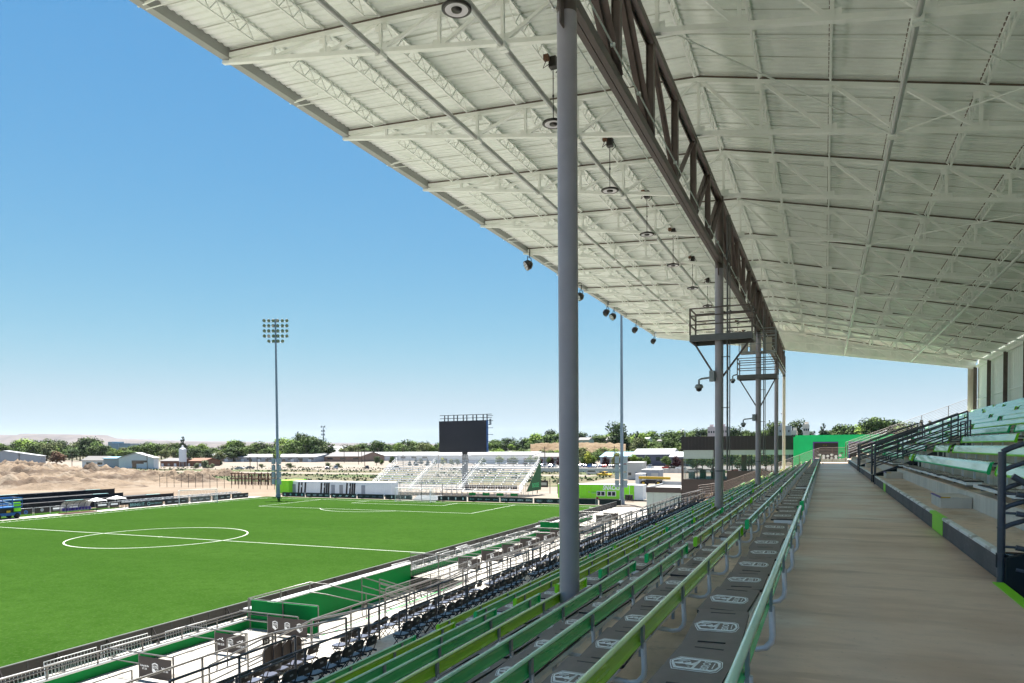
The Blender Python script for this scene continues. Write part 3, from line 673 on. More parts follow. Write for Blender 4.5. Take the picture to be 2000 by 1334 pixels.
mb = MB(); mb.box(-5.0, -2.85, 47.5, 48.7, 5.86, 5.92, 'metal_grey'); mb.build('deck', t)
mb = MB()
for x in (-5.0, -4.3, -3.55, -2.85):
    for y in (47.5, 48.7): mb.box(x-.025, x+.025, y-.025, y+.025, 5.92, 7.05 if x < -4 else 7.35, 'metal_grey')
for h in (.45, .9, 1.12, 1.4):
    for y in (47.5, 48.7): mb.beam((-5.0 if h < 1.2 else -3.9, y, 5.92+h), (-2.85, y, 5.92+h), .04, .04, 'metal_grey')
mb.build('cage', t)
for x in (-4.75, -4.2, -3.3):
    mb = MB(); mb.box(x-.2, x+.2, 47.9, 48.4, 5.93, 6.8, 'riser_concrete'); mb.box(x-.2, x-.12, 47.88, 47.9, 5.95, 6.78, 'white_paint'); mb.build('equipment_box', t)
for i, (y, top) in enumerate(((29.49, 9.0), (47.8, 8.6))):
    t = thing('ladder', (CX+.35, y, 0), ['tall narrow ladder clamped beside the second column', 'tall narrow ladder clamped beside the third column'][i], 'ladder', 'column ladders')
    for s in (-.02, .07):
        mb = MB(); mb.tube([(CX+.36+s, y-.2, -.95), (CX+.36+s, y-.2, top)], .035 if s < 0 else .02, 'rail_steel', 8); mb.build('side_rail', t)
    for z in range(0, 9, 2):
        mb = MB(); mb.beam((CX+.12, y-.18, z-.5), (CX+.45, y-.2, z-.5), .04, .03, 'rail_steel'); mb.build('standoff', t)
for i, (x, y, z, cx2) in enumerate(((-4.62, 29.3, 2.35, CX), (-4.75, 47.6, 1.35, CX), (-5.4, 47.6, 4.15, -5.0), (-4.1, 78.9, 3.3, CX))):
    t = thing('security_camera', (x, y, z), ['dome security camera on a bracket arm of the second column', 'dome security camera on an arm of the third column below its platform', 'dome camera at the left end of the third column platform', 'tiny dark camera on the farthest column'][i], 'camera', 'dome cameras')
    s = 1 if i < 3 else .5
    mb = MB(); mb.lathe([(0, .12*s), (.13*s, .10*s), (.17*s, .02*s), (.17*s, -.03*s), (.12*s, -.06*s)], (x, y, z), 'metal_grey', 16); mb.lathe([(.12*s, -.06*s), (.1*s, -.15*s), (0, -.19*s)], (x, y, z), 'lamp_black', 16); mb.build('dome', t)
    mb = MB(); mb.tube([(x, y, z+.12*s), (x, y, z+.28*s), (x+.08, y, z+.32*s), (cx2-.1, y, z+.38*s)], .04*s, 'metal_grey', 8); mb.build('arm', t)
    if i < 2: mb = MB(); mb.box(cx2-.34, cx2-.15, y-.12, y+.12, z+.2, z+.62, 'metal_grey'); mb.build('junction_box', t)

# ================================================================== benches
# back board section (x, z), origin on its top edge, leaning a little towards the walkway
SEC = [(.006, -.004), (.020, -.010), (.022, -.018), (.010, -.026), (-.004, -.045), (-.012, -.075), (-.010, -.11), (-.006, -.135), (.010, -.150), (.008, -.164), (-.012, -.168), (-.034, -.150), (-.036, -.08), (-.022, -.012), (-.006, 0)]
def make_bench(x, z, ya, yb, bmat, cmat, label, posts=True, upper=False, capends=(1, 1)):
    t = thing('bench', (x, (ya+yb)/2, z-.76), label, 'bench', 'rows of aluminium benches in the grandstand')
    if upper:
        sec = [(.03, 0), (-.035, -.012), (-.06, -.06), (-.095, -.205), (-.105, -.235), (-.10, -.262), (-.07, -.27), (-.055, -.255), (-.02, -.06), (.02, -.02)]
        mb = MB(); mb.prism([(x+a, z+b) for a, b in sec], 'y', ya, yb, bmat); mb.build('backrest', t)
        lip = MB(); lip.prism([(x-.101, z-.212), (x-.112, z-.235), (x-.106, z-.264), (x-.092, z-.262)], 'y', ya+.002, yb-.002, cmat); lip.build('trim_strip', t)
    else:
        mb = MB(); mb.prism([(x+a, z+b) for a, b in SEC], 'y', ya, yb, bmat); mb.build('backrest', t)
        mb = MB(); mb.prism([(x-.022, z-.010), (x-.014, z+.002), (x+.004, z+.007), (x+.020, z+.001), (x+.027, z-.011), (x+.022, z-.0175), (x+.019, z-.009), (x+.006, z-.003), (x-.006, z-.002)], 'y', ya+.001, yb-.001, 'highlight_lime' if bmat == 'board_lime' else 'highlight_green', True); mb.build('lip_highlight', t)  # rounded lip, its bright reflection put into the paler colour
    for k, yy_ in enumerate((ya, yb)):
        if not capends[k]: continue
        mb = MB()
        if upper: mb.prism([(x+.035, z+.008), (x-.045, z-.006), (x-.075, z-.06), (x-.125, z-.23), (x-.10, z-.29), (x-.05, z-.275), (x-.01, z-.05)], 'y', yy_-.035 if k == 0 else yy_, yy_ if k == 0 else yy_+.035, cmat)
        else: mb.prism([(x+.028, z+.006), (x+.024, z-.16), (x-.004, z-.178), (x-.045, z-.165), (x-.045, z-.02), (x-.015, z+.006)], 'y', yy_-.055 if k == 0 else yy_+.001, yy_-.001 if k == 0 else yy_+.055, cmat)
        mb.build('end_cap', t)
    n = max(2, int(round((yb-ya)/1.75))+1)
    for k in range(n):
        y = ya+.45+(yb-ya-.9)*k/(n-1); mb = MB()
        if upper:
            mb.box(x-.02, x+.02, y-.035, y+.035, z-.56, z-.03, 'aluminium')
        else:
            mb.box(x+.006, x+.026, y-.03, y+.03, z-.19, z-.022, 'metal_grey')
            c = [(x+.02, y, z-.15), (x+.028, y, z-.36), (x+.02, y, z-.41), (x-.02, y, z-.455), (x-.08, y, z-.47), (x-.40, y, z-.44)]
            mb.tube(c, .023, 'aluminium', 8)
        mb.build('post', t)
        if not upper:
            mb = MB(); mb.box(x-.42, x-.385, y-.02, y+.02, z-.757, z-.45, 'metal_grey'); mb.build('foot', t)
        else:
            mb = MB(); mb.box(x-.44, x-.20, y-.03, y+.03, z-.575, z-.52, 'rust' if (k % 2) else 'metal_grey'); mb.build('foot', t)
    mb = MB()
    if upper: mb.box(x-.50, x-.20, ya-.02, yb+.02, z-.52, z-.455, 'alu_plank')
    else: mb.box(x-.47, x-.17, ya-.02, yb+.02, z-.40, z-.352, 'alu_plank')
    mb.build('seat_plank', t)
    return t
XR = [-.36-.914*i for i in range(9)]; ZR = [-.978-.357*i for i in range(9)]
GAPS = [(12.5, 13.55), (24.05, 24.55), (34.6, 35.4), (45.6, 46.1), (56.6, 57.6), (67.6, 68.1)]
segs = spans(-3.5, 78.6, GAPS)
PAT = [  # colour of each section, row by row (g green, l lime, p pale)
 'pgglggl', 'lglgglg', 'gllglgl', 'ggglgll', 'lglggll', 'glglglg', 'glglggl', 'lglglgl', 'glglglg']
mats_pos = []
for i in range(9):
    for s, (a, b) in enumerate(segs):
        c = PAT[i][s]; jit = random.uniform(-.08, .08)
        if s > 2: a += random.uniform(-.3, .3); b += random.uniform(-.3, .3)
        bm = 'board_lime' if c == 'l' else ('board_green'); cm = 'cap_lime' if c == 'l' else 'cap_green'
        lab = f"{'lime green' if c == 'l' else 'dark green' if c == 'g' else 'pale green'} bench back, {ordn(i+1)} row below the walkway, {ordn(s+1)} section from the front"
        make_bench(XR[i], ZR[i], a, b, bm, cm, lab, capends=(1, 1 if s < 6 else 0))
        y = a+.5+random.uniform(0, .1)
        if (i, s) == (0, 0): y = -2.52
        while y < b-.35: mats_pos.append((XR[i]-.335, y, ZR[i]-.352, i, 0)); y += .972
USEG = [spans(14.3, 78.5, [(17.9, 18.75), (32.9, 34.0), (34.9, 37.9), (48.4, 49.3), (50.5, 53.2), (63.4, 64.0)]),
        spans(9.0, 78.5, [(30.0, 31.1), (34.9, 37.9), (48.2, 49.0), (50.5, 53.2), (63.4, 64.2)]),
        spans(9.0, 78.5, [(24.2, 25.3), (34.4, 37.9), (50.5, 53.2), (61, 62)])]
for j in range(3, NU): 
    o0 = 26+(j*7.3) % 9
    USEG.append(spans(9.0, 78.5, [(o0, o0+1.0), (o0+15, o0+16), (o0+31, o0+32), (67+(j % 3), 68+(j % 3))]))
for j in range(NU):
    x = 3.40+.914*j; z = -.40+.357*j
    for s, (a, b) in enumerate(USEG[j]):
        if b-a < .5 or b < 9: continue
        c = random.choice('gl') if (j, s) not in ((0, 1), (0, 0), (1, 0)) else {(0, 1): 'g', (0, 0): 'l', (1, 0): 'l'}[(j, s)]
        lab = f"pale fronted bench with {'lime' if c == 'l' else 'green'} trim, {ordn(j+1)} row above the walkway, {ordn(s+1)} section from the front"
        make_bench(x, z, a, b, 'board_pale_lime' if c == 'l' and j == 1 else 'board_pale', 'cap_lime' if c == 'l' else 'cap_green', lab, upper=True)
        if j < 8:
            y = a+.5
            while y < b-.35: mats_pos.append((x-.34, y, z-.455, j, 1)); y += .972

# ------------------------------------------------------------------ foam seat mats
def mat_mesh(kind, droop=0.0, flat=False):
    """a dark foam mat .38 x .45 with rounded corners, two slots and the club print"""
    hx, hy, th = .185, .478, .026; r = .03; mb = MB()
    cs = []
    for cx, cy, a0 in ((hx-r, hy-r, 0), (-hx+r, hy-r, pi/2), (-hx+r, -hy+r, pi), (hx-r, -hy+r, 1.5*pi)):
        for k in range(4): a = a0+k*pi/6; cs.append((cx+r*cos(a), cy+r*sin(a)))
    def zz(x, y): return th-droop*.25*max(0, -y-.1)**2
    n = len(cs)
    # top as a fan over a small grid of strips so that it can bend
    top = [(x, y, zz(x, y)) for x, y in cs]; botm = [(x, y, zz(x, y)-th) for x, y in cs]
    mb.add(top+[(0, 0, zz(0, 0))], [(i, (i+1) % n, n) for i in range(n)], 'foam', False)
    mb.add(top+botm, [((i+1) % n, i, n+i, n+(i+1) % n) for i in range(n)], 'foam_edge')
    mb.add(botm, [tuple(range(n))[::-1]], 'foam_edge')
    return mb
def print_mesh():
    mb = MB(); long_crest(mb, (-.01, 0, .0272), (1, 0, 0), (0, 1, 0), .315); return mb
def slot_mesh(y):
    mb = MB(); mb.box(-.09, .09, y-.009, y+.009, .024, .0275, 'foam_edge'); return mb
mm = [mat_mesh(0, d).mesh('foam_mat') for d in (0, .12, .35)]; pmsh = print_mesh().mesh('printed_crest'); sl1 = slot_mesh(.385).mesh('slot'); sl2 = slot_mesh(-.385).mesh('slot')
def pix(p): v = Vector(p); return v.length
vis = []
for q in mats_pos:
    x, y, z, i, u = q; v = Vector((x, y, z)); d = v.dot(fw)
    if d < .6: continue
    px = 1000+FPX*v.dot(rt)/d; py = CY-FPX*v.dot(up)/d
    if px > 2060 or px < -40 or py > 1400: continue
    vis.append((d*(1.0 if not u else 1.6), q))
vis.sort(key=lambda a: a[0]); near = [q for _, q in vis[:300]]; far = [q for _, q in vis[300:]]
cnt = {}
for x, y, z, i, u in sorted(near, key=lambda q: (q[4], q[3], q[1])):
    s = [k for k, (a, b) in enumerate(segs if not u else USEG[i]) if a <= y <= b+.3]; s = s[0] if s else 0
    cnt[(u, i, s)] = cnt.get((u, i, s), 0)+1; k = cnt[(u, i, s)]
    lab = f"{ordn(k)} dark foam mat on the {ordn(s+1)} bench section of the {ordn(i+1)} row {'above' if u else 'below'} the walkway"
    t = thing('seat_mat', (x+random.uniform(-.035, .035), y, z+.012), lab, 'seat mat', 'printed foam mats on the benches', rz=random.uniform(-.05, .05))
    t.rotation_euler[0] = random.uniform(.004, .036)*random.choice((1, 1, -.6)); t.rotation_euler[1] = random.uniform(-.03, .03)
    dk = random.choice((0, 0, 1, 1, 2)) if d else 0
    for me in (mm[min(dk, 1)], pmsh, sl1, sl2):
        o = bpy.data.objects.new(me.name.split('.')[0] if me not in mm else 'foam_sheet', me); COL.objects.link(o); o.parent = t
# the farther mats, too small to tell apart
mb = MB()
for x, y, z, i, u in far:
    dx = random.uniform(-.02, .02); mb.box(x-.185+dx, x+.185+dx, y-.475, y+.475, z+.002, z+.026+random.uniform(0, .01), 'foam')
    o3 = (x+dx, y, z+.0285+.008); mb.quad((x-.13+dx, y-.07, z+.038), (x+.13+dx, y-.07, z+.038), (x+.13+dx, y+.07, z+.038), (x-.13+dx, y+.07, z+.038), 'print_white') if y < 60 else None
if far: tag(mb.build('seat_mats_far'), 'dark foam seat mats covering the distant bench rows', kind='stuff')

# ================================================================== folding chairs
def make_chair():
    t = thing('folding_chair', (0, 0, 0), 'x', 'folding chair', 'black folding chairs along the lower terrace')
    mb = MB(); cs = []
    for a in range(16):
        an = 2*pi*a/16; c_, s_ = cos(an), sin(an); cs.append((.20*abs(c_)**.6*(1 if c_ > 0 else -1)-.02, .205*abs(s_)**.6*(1 if s_ > 0 else -1)))
    mb.prism(cs, 'z', .43, .455, 'chair_black'); mb.prism([(x*.93, y*.93) for x, y in cs], 'z', .4555, .468, 'chair_pad'); mb.build('seat', t)
    mb = MB(); n = 9; vs = []
    for k in range(n):
        u = (k/(n-1)-.5)*2; y = u*.215; bow = .03*u*u
        zt2 = .84-.05*abs(u)**3; zb2 = .60
        vs += [(.235-bow, y, zt2), (.225-bow, y, zb2), (.255-bow, y, zt2), (.245-bow, y, zb2)]
    fs = []
    for k in range(n-1):
        a = 4*k; b = a+4; fs += [(a, b, b+1, a+1), (a+2, a+3, b+3, b+2), (a, a+2, b+2, b), (a+1, b+1, b+3, a+3)]
    fs += [(0, 1, 3, 2), (4*n-4, 4*n-2, 4*n-1, 4*n-3)]
    mb.add(vs, fs, 'chair_black'); mb.box(.262-.03, .258, -.05, .05, .70, .74, 'metal_grey'); mb.build('backrest', t)
    for s in (-1, 1):
        mb = MB(); mb.tube([(-.24, s*.235, 0), (.12, s*.235, .46), (.245, s*.225, .80)], .0135, 'chair_black', 6); mb.build('leg', t)
        mb = MB(); mb.tube([(.26, s*.215, 0), (-.13, s*.215, .43)], .0125, 'chair_black', 6); mb.build('leg', t)
        mb = MB(); mb.box(-.05, .2, s*.222-.014, s*.222+.014, .38, .43, 'chair_black'); mb.build('hinge_plate', t)
    mb = MB(); mb.tube([(.19, -.215, .08), (.19, .215, .08)], .01, 'chair_black', 5); mb.tube([(-.19, -.235, .065), (-.19, .235, .065)], .01, 'chair_black', 5); mb.build('crossbar', t)
    return t
ch0 = make_chair(); used = False; total = 0
rows = [(-10.95, T12, 'near', 8.2), (-13.0, -6.2, 'lower', 10.0)]
for x, z, nm, ys_ in rows:
    y = ys_; k = 0
    while y < 77 and total < 299:
        ph = (y-16.4) % 10.6
        if (15.9 < y < 17.0) or (y > 20 and 9.9 < ph): y += .3; continue
        k += 1; total += 1
        lab = f"black folding chair, {ordn(k)} from the front in the {'row nearest the benches' if nm == 'near' else 'lower row'}"
        loc = (x+random.uniform(-.06, .06), y, z+.003); rz = random.uniform(-.09, .09)
        if not used: ch0.location = loc; ch0.rotation_euler[2] = rz; ch0['label'] = lab; used = True
        else: copy_tree(ch0, loc, rz, lab)
        y += .515 if y < 60 else .56
# a few chairs folded flat in brown sleeves leaning beyond the rail
for k in range(4):
    y = 15.15+.32*k; t = thing('stacked_chair', (-13.9, y, -6.2), f'brown backed folding chair leaning upright, {ordn(k+1)} of the folded ones', 'folding chair', 'folded chairs by the stair gap')
    mb = MB(); mb.prism([(y-.22, -6.19), (y+.22, -6.19), (y+.22, -5.5), (y+.12, -5.36), (y-.12, -5.36), (y-.22, -5.5)], 'x', -13.92+.04*k, -13.87+.04*k, 'banner_brown'); mb.build('seat_back', t)
    mb = MB(); mb.tube([(-13.84+.04*k, y-.24, -6.19), (-13.84+.04*k, y-.23, -5.45), (-13.84+.04*k, y, -5.33), (-13.84+.04*k, y+.23, -5.45), (-13.84+.04*k, y+.24, -6.19)], .014, 'chair_black', 6); mb.build('frame', t)

# ================================================================== railings on the lower terraces
RN = {}
def rail_run(pts, hs, posts, label, m='rail_steel', r=.031, zbase=None, group='steel railings of the lower stand', cat='railing', name='railing', pr=.031, fill=None):
    """pts: top line points; hs: drops of the lower rails; posts: list of (point, base z)"""
    t = thing(name, (pts[0][0], pts[0][1], posts[0][1] if posts else pts[0][2]), label, cat, group)
    for i, h in enumerate([0]+list(hs)):
        mb = MB(); mb.tube([(p[0], p[1], p[2]-h) for p in pts], r if i == 0 else r*.85, m, 8); mb.build('top_rail' if i == 0 else 'mid_rail', t)
    for (p, zbs) in posts:
        mb = MB(); mb.tube([(p[0], p[1], zbs), (p[0], p[1], p[2])], pr, m, 8); mb.build('post', t)
    return t
def yposts(x, a, b, z, zb_, step=2.1):
    n = max(1, int(round((b-a)/step))); return [((x, a+(b-a)*k/n, z), zb_) for k in range(n+1)]
SECT = [(5, 16.1), (18.1, 29.2), (30.8, 41), (42.6, 53), (54.6, 65), (66.6, 77.5)]
for s, (a, b) in enumerate(SECT):
    x = -11.6; z = T12+.80
    rail_run([(x, a, z), (x, b, z)], [.48], yposts(x, a, b, z, T12), f'dark two bar railing behind the first row of folding chairs, {ordn(s+1)} length from the front', 'rail_dark')
    x = -12.12; z = T12+1.0; a2, b2 = (10.4, 14.15) if s == 0 else (a-.8, b+.4)
    rail_run([(x, a2, z), (x, b2, z)], [.5], yposts(x, a2, b2, z, T12), f'dark handrail at the terrace edge between the chair rows, {ordn(s+1)} length', 'rail_dark')
    x = -14.62; z = -6.2+.87; a3, b3 = (11.0, 16.1) if s == 0 else (a-.3, b-1.2)
    t = rail_run([(x, a3, z), (x, b3, z)], [.5], yposts(x, a3, b3, z, -6.2), f'pale steel railing with a dark number plate behind the lower chairs, {ordn(s+1)} length')
    for yp in ((15.8,) if s == 0 else (a3+.25, a3+2.8)):
        mb = MB(); mb.box(x+.03, x+.045, yp-.14, yp+.14, z-.25, z-.04, 'black_panel'); put_text(mb, '1-3', (x+.047, yp, z-.19), (0, 1, 0), (0, 0, 1), .09, 'print_white', off=.02); mb.build('number_plate', t)
    # sloping handrails down the stair gap
    for q, yq in enumerate((b+.1, b+1.7)):
        rail_run([(-12.1, yq, T12+1.0), (-14.6, yq, -5.33), (-17.2, yq, -6.6)], [.5], [((-12.1, yq, T12+1.0), T12), ((-14.6, yq, -5.33), -6.2), ((-17.2, yq, -6.6), -7.5)], f"sloping stair handrail at the {'near' if q == 0 else 'far'} side of the {ordn(s+1)} gap in the chairs")

# ------------------------------------------------------------------ boxes on the white floor
# green retaining wall with white coping and a railing
for s, (a, b) in enumerate([(5, 27), (42, 66), (76, 84)]):
    t = thing('green_wall', (-26, a, FL), ['low green painted retaining wall between pitch path and terrace, nearest length', 'low green retaining wall in the middle of the stand', 'farthest low green retaining wall'][s], 'wall', 'green retaining walls')
    mb = MB(); mb.box(-26.1, -25.96, a, b, FL-.9, -8.40, 'wall_green'); mb.build('wall', t)
    mb = MB(); mb.box(-26.2, -25.9, a, b, -8.398, -8.34, 'white_steel'); mb.build('coping', t)
    x = -26.0; z = -7.89
    rail_run([(x, a, z), (x, b, z)], [.12, .40], yposts(x, a, b, z, -8.34, 2.0), ['grey railing on the nearest green wall beside the pitch', 'grey railing on the middle green wall beside the pitch', 'grey railing on the farthest green wall'][s])
for s, (a, b) in enumerate(PITS):
    t = thing('green_wall', (-26, a, GZ), ['tall glossy green wall of the sunken players entrance', 'tall green wall of the far sunken entrance'][s], 'wall', 'green retaining walls')
    mb = MB(); mb.box(-26.1, -25.96, a, b, GZ, -7.93, 'wall_green'); mb.build('wall', t)
    mb = MB(); mb.box(-26.35, -25.86, a, b, -7.928, -7.87, 'white_steel'); mb.build('coping', t)
    mb = MB(); mb.box(-26.1, -21.6, b, b+.1, GZ, FL-.001, 'wall_green'); mb.box(-26.1, -21.6, a-.1, a, GZ, FL-.001, 'wall_green'); mb.box(-21.7, -21.601, a, b, GZ, FL-.001, 'wall_green'); mb.build('pit_wall', t)
    # end screens of the pit
    t = thing('green_screen', (-25.5, a, FL), ['green sheeted screen at the near end of the sunken entrance', 'green sheeted screen at the far sunken entrance'][s], 'screen')
    mb = MB(); mb.box(-25.8, -21.75, a-.02, a+.02, FL+.05, -7.42, 'wall_green'); mb.build('panel', t)
    for x in (-25.85, -23.8, -21.7): mb = MB(); mb.tube([(x, a-.06, FL), (x, a-.06, -7.35)], .03, 'rail_steel', 8); mb.build('post', t)
    for z in (-7.36, -8.1, -8.35): mb = MB(); mb.tube([(-25.85, a-.06, z), (-21.7 if z > -8 else -24.6, a-.06, z)], .03, 'rail_steel', 8); mb.build('rail', t)
    # rail over the pitch side and stair rails down
    rail_run([(-26.0, a, -7.36), (-26.0, a+4.6, -7.36), (-24.9, a+4.6, -7.40), (-22.6, a+8.4, -8.9)], [.55], [((-26.0, a, -7.36), -7.9), ((-26.0, a+2.3, -7.36), -7.9), ((-26.0, a+4.6, -7.36), -7.9), ((-23.7, a+6.6, -8.2), GZ)], ['steel stair railing going down into the sunken entrance, pitch side', 'stair railing of the far sunken entrance, pitch side'][s])
    rail_run([(-24.7, a+7.6, -7.5), (-21.9, a+10.2, -8.9)], [.5], [((-24.7, a+7.6, -7.5), GZ), ((-22.1, a+10, -8.8), GZ)], ['pale stair handrail in the middle of the sunken entrance', 'pale stair handrail in the far sunken entrance'][s])
    rail_run([(-23.2, a+7.2, -7.45), (-21.8, a+9.4, -8.5)], [.25, .5, .75], [((-23.2, a+7.2, -7.45), GZ), ((-21.8, a+9.4, -8.5), FL)], ['five bar sloping stair guard beside the mesh fence', 'sloping stair guard at the far sunken entrance'][s])
    for q, (y0_, y1_, x_) in enumerate(((a+5.4, b, -21.6),)):
        t = rail_run([(x_, y0_, -7.55), (x_, y1_, -7.55)], [], yposts(x_, y0_, y1_, -7.55, FL, 2.4), ['steel framed wire mesh fence along the sunken entrance', 'steel framed mesh fence along the far sunken entrance'][s], cat='fence', name='mesh_fence')
        mb = MB()
        for k in range(9): mb.beam((x_, y0_, -8.75+k*.135), (x_, y1_, -8.75+k*.135), .012, .012, 'rail_steel')
        for k in range(int((y1_-y0_)/.14)): mb.beam((x_, y0_+k*.14, -8.76), (x_, y0_+k*.14, -7.6), .010, .010, 'rail_steel')
        tag(mb.build('wire_mesh', t), kind='stuff')
    t = rail_run([(-25.95, b+.05, -7.2), (-21.6, b+.05, -7.2)], [], [((x, b+.05, -7.2), FL) for x in (-25.95, -23.8, -21.6)], ['tall mesh gate frame at the far end of the sunken entrance', 'mesh gate frame at the end of the far entrance'][s], cat='fence', name='mesh_fence')
    mb = MB()
    for k in range(12): mb.beam((-25.95, b+.05, -8.75+k*.135), (-21.6, b+.05, -8.75+k*.135), .012, .012, 'rail_steel')
    for k in range(31): mb.beam((-25.95+k*.14, b+.05, -8.76), (-25.95+k*.14, b+.05, -7.22), .010, .010, 'rail_steel')
    tag(mb.build('wire_mesh', t), kind='stuff')

# partitions with banners
def partition(y, content, label, near):
    z = -7.80; x0, x1 = -25.9, -22.35
    t = rail_run([(x0, y, z), (x1, y, z)], [], [((x1, y, z), FL), ((-24.15, y, z), FL)], 'grey tube partition frame holding the '+label, cat='railing', name='partition_frame', group='partition frames on the white floor')
    mb = MB(); mb.tube([(x0, y, z-.42), (-24.15, y, z-.42)], .022, 'rail_steel', 8); mb.build('mid_rail', t)
    bt = thing('banner', (-23.2, y-.03, FL), label, 'banner', 'brown club banners')
    bx0, bx1 = -24.1, (-22.40 if content != 'crests' else -21.8); y2 = y-.045
    mb = MB(); mb.box(bx0, bx1, y2, y2+.012, FL+.10, FL+.90, 'banner_brown'); mb.build('sheet', bt)
    o = Vector(((bx0+bx1)/2, y2-.003, FL+.5)); X = (1, 0, 0); U = (0, 0, 1)
    if near:
        if content in ('crests',):
            for dx in (-.72, 0, .72): mb = MB(); crest(mb, o+Vector((dx, 0, 0)), X, U, .44); mb.build('printed_crest', bt)
        else:
            mb = MB(); crest(mb, o, X, U, .44); mb.build('printed_crest', bt)
            mb = MB()
            for dx in (-.56, .56):
                if content == 'river':
                    put_poly(mb, [(-.9, .1), (-.5, .0), (-.1, .25), (.3, .1), (.8, -.1), (.9, 0), (.3, .3), (-.1, .4), (-.5, .15)], o+Vector((dx, 0, .08)), X, U, .24, 'print_white')
                    mb.lathe([(.035, 0), (0, .001)], o+Vector((dx+.12, 0, .18)), 'print_white', 10, Vector((0, -1, 0)))
                    put_text(mb, 'RIVER CLUB', o+Vector((dx, 0, -.12)), X, U, .085, 'print_white', width=.44, off=.03)
                else:
                    put_text(mb, 'Parking the Bus', o+Vector((dx, 0, .02)), X, U, .075, 'print_white', width=.46, off=.025)
                    put_text(mb, 'EST. 2025', o+Vector((dx, 0, -.09)), X, U, .065, 'print_white', width=.24, off=.025)
            mb.build('lettering', bt)
    else:
        mb = MB(); put_poly(mb, [(-.2, .1), (.2, .1), (.2, -.1), (-.2, -.1)], o, X, U, 1, 'print_white') if content == 'm' else crest(mb, o, X, U, .4); mb.build('printed_crest', bt)
partition(19.35, 'bus', 'brown banner lettered Parking the Bus beside a crest', True)
partition(23.1, 'river', 'brown banner with the words RIVER CLUB either side of a crest', True)
partition(26.3, 'crests', 'brown banner with three white crests in front of the green screen', True)
k = 0
for y in (45.6, 49.4, 53.2, 57.0, 60.8, 64.4, 79.5, 82.5):
    partition(y, 'one', f'brown banner with one pale crest, {ordn(k+1)} beyond the mesh gate', False); k += 1
k = 0
for a, b in ((10, 14), (15.4, 17.6), (19.35, 21.45), (22.0, 23.0), (42.8, 45.0), (46.5, 48.6), (50.3, 52.4), (54, 56.2), (58, 60), (61.7, 64.4), (77, 79.4), (80.2, 82.4)):
    x = -22.35; z = -7.76; k += 1
    rail_run([(x, a, z), (x, b, z)], [], yposts(x, a, b, z, FL, 2.2), f'pale tube rail closing a box on the white floor, {ordn(k)} from the front')
for k, (a, b) in enumerate(((42.6, 47), (48, 53), (54, 59), (60, 65), (66.5, 71), (72, 77))):
    x = -19.3; z = -7.1
    rail_run([(x, a, z), (x, b, z)], [.5], yposts(x, a, b, z, -8.15, 2.2), f'pale two bar railing on the lower white steps, {ordn(k+1)} beyond the entrance')

# black board wall along the pitch
for i in range(0, 44):
    y = 6+i*2.44
    if y > 112: break
    t = thing('perimeter_board', (-31, y, GZ), f'black perimeter board with pale top edge along the near touchline, {ordn(i+1)} from the front', 'board', 'black boards along the near touchline')
    mb = MB(); mb.box(-31.0, -30.94, y+.02, y+2.42, GZ+.02, -8.92, 'black_panel')
    mb.box(-30.939, -30.93, y+1.19, y+1.25, GZ+.02, -8.93, 'black_board'); mb.build('panel', t)
    mb = MB(); mb.box(-31.02, -30.92, y, y+2.44, -8.918, -8.885, 'rail_steel'); mb.build('top_edge', t)
    mb = MB(); mb.beam((-30.9, y+.05, -8.95), (-30.45, y+.05, GZ+.05), .05, .05, 'black_panel'); mb.box(-30.9, -30.4, y+.02, y+.08, GZ+.01, GZ+.05, 'black_panel'); mb.build('brace', t)

# crowd barriers stored behind the green wall
def barrier(loc, rz, tilt, label):
    t = thing('crowd_barrier', (0, 0, 0), label, 'barrier', 'white crowd barriers stored beside the pitch')
    mb = MB(); mb.tube([(0, -1.1, .05), (0, -1.1, 1.05), (0, 1.1, 1.05), (0, 1.1, .05), (0, -1.1, .05)], .02, 'white_steel', 6)
    mb.build('frame', t)
    for k in range(15):
        y = -.98+k*.14; mb = MB(); mb.tube([(0, y, .15), (0, y, 1.04)], .011, 'white_steel', 5, cap=False); mb.build('bar', t)
    mb = MB(); mb.tube([(0, -1.1, .15), (0, 1.1, .15)], .012, 'white_steel', 5); mb.build('lower_bar', t)
    t.location = loc; t.rotation_euler = (0, tilt, rz); return t
b0 = None
k = 0
for y in [9, 11.4, 13.8, 16.2, 18.6, 21.0, 24.0, 44, 46.4, 48.8, 51.2, 53.6, 56, 58.4, 61, 63.4, 78, 80.4]:
    for q in ((0, 0),) if k not in (4, 6, 9, 12, 15) else ((0, 0), (2, 1 if k in (9, 15) else 0)):
        k += 1; loc = (-26.75-.28*q[0], y+.15*q[0], GZ+.55 if q[1] == 0 else GZ+.9); lab = f'white steel crowd barrier leaning behind the green wall, {ordn(k)} from the front'
        if b0 is None: b0 = barrier(loc, random.uniform(-.05, .05), -.12, lab)
        else:
            c = copy_tree(b0, loc, random.uniform(-.06, .06), lab); c.rotation_euler[1] = -.10 if q[1] == 0 else -1.1

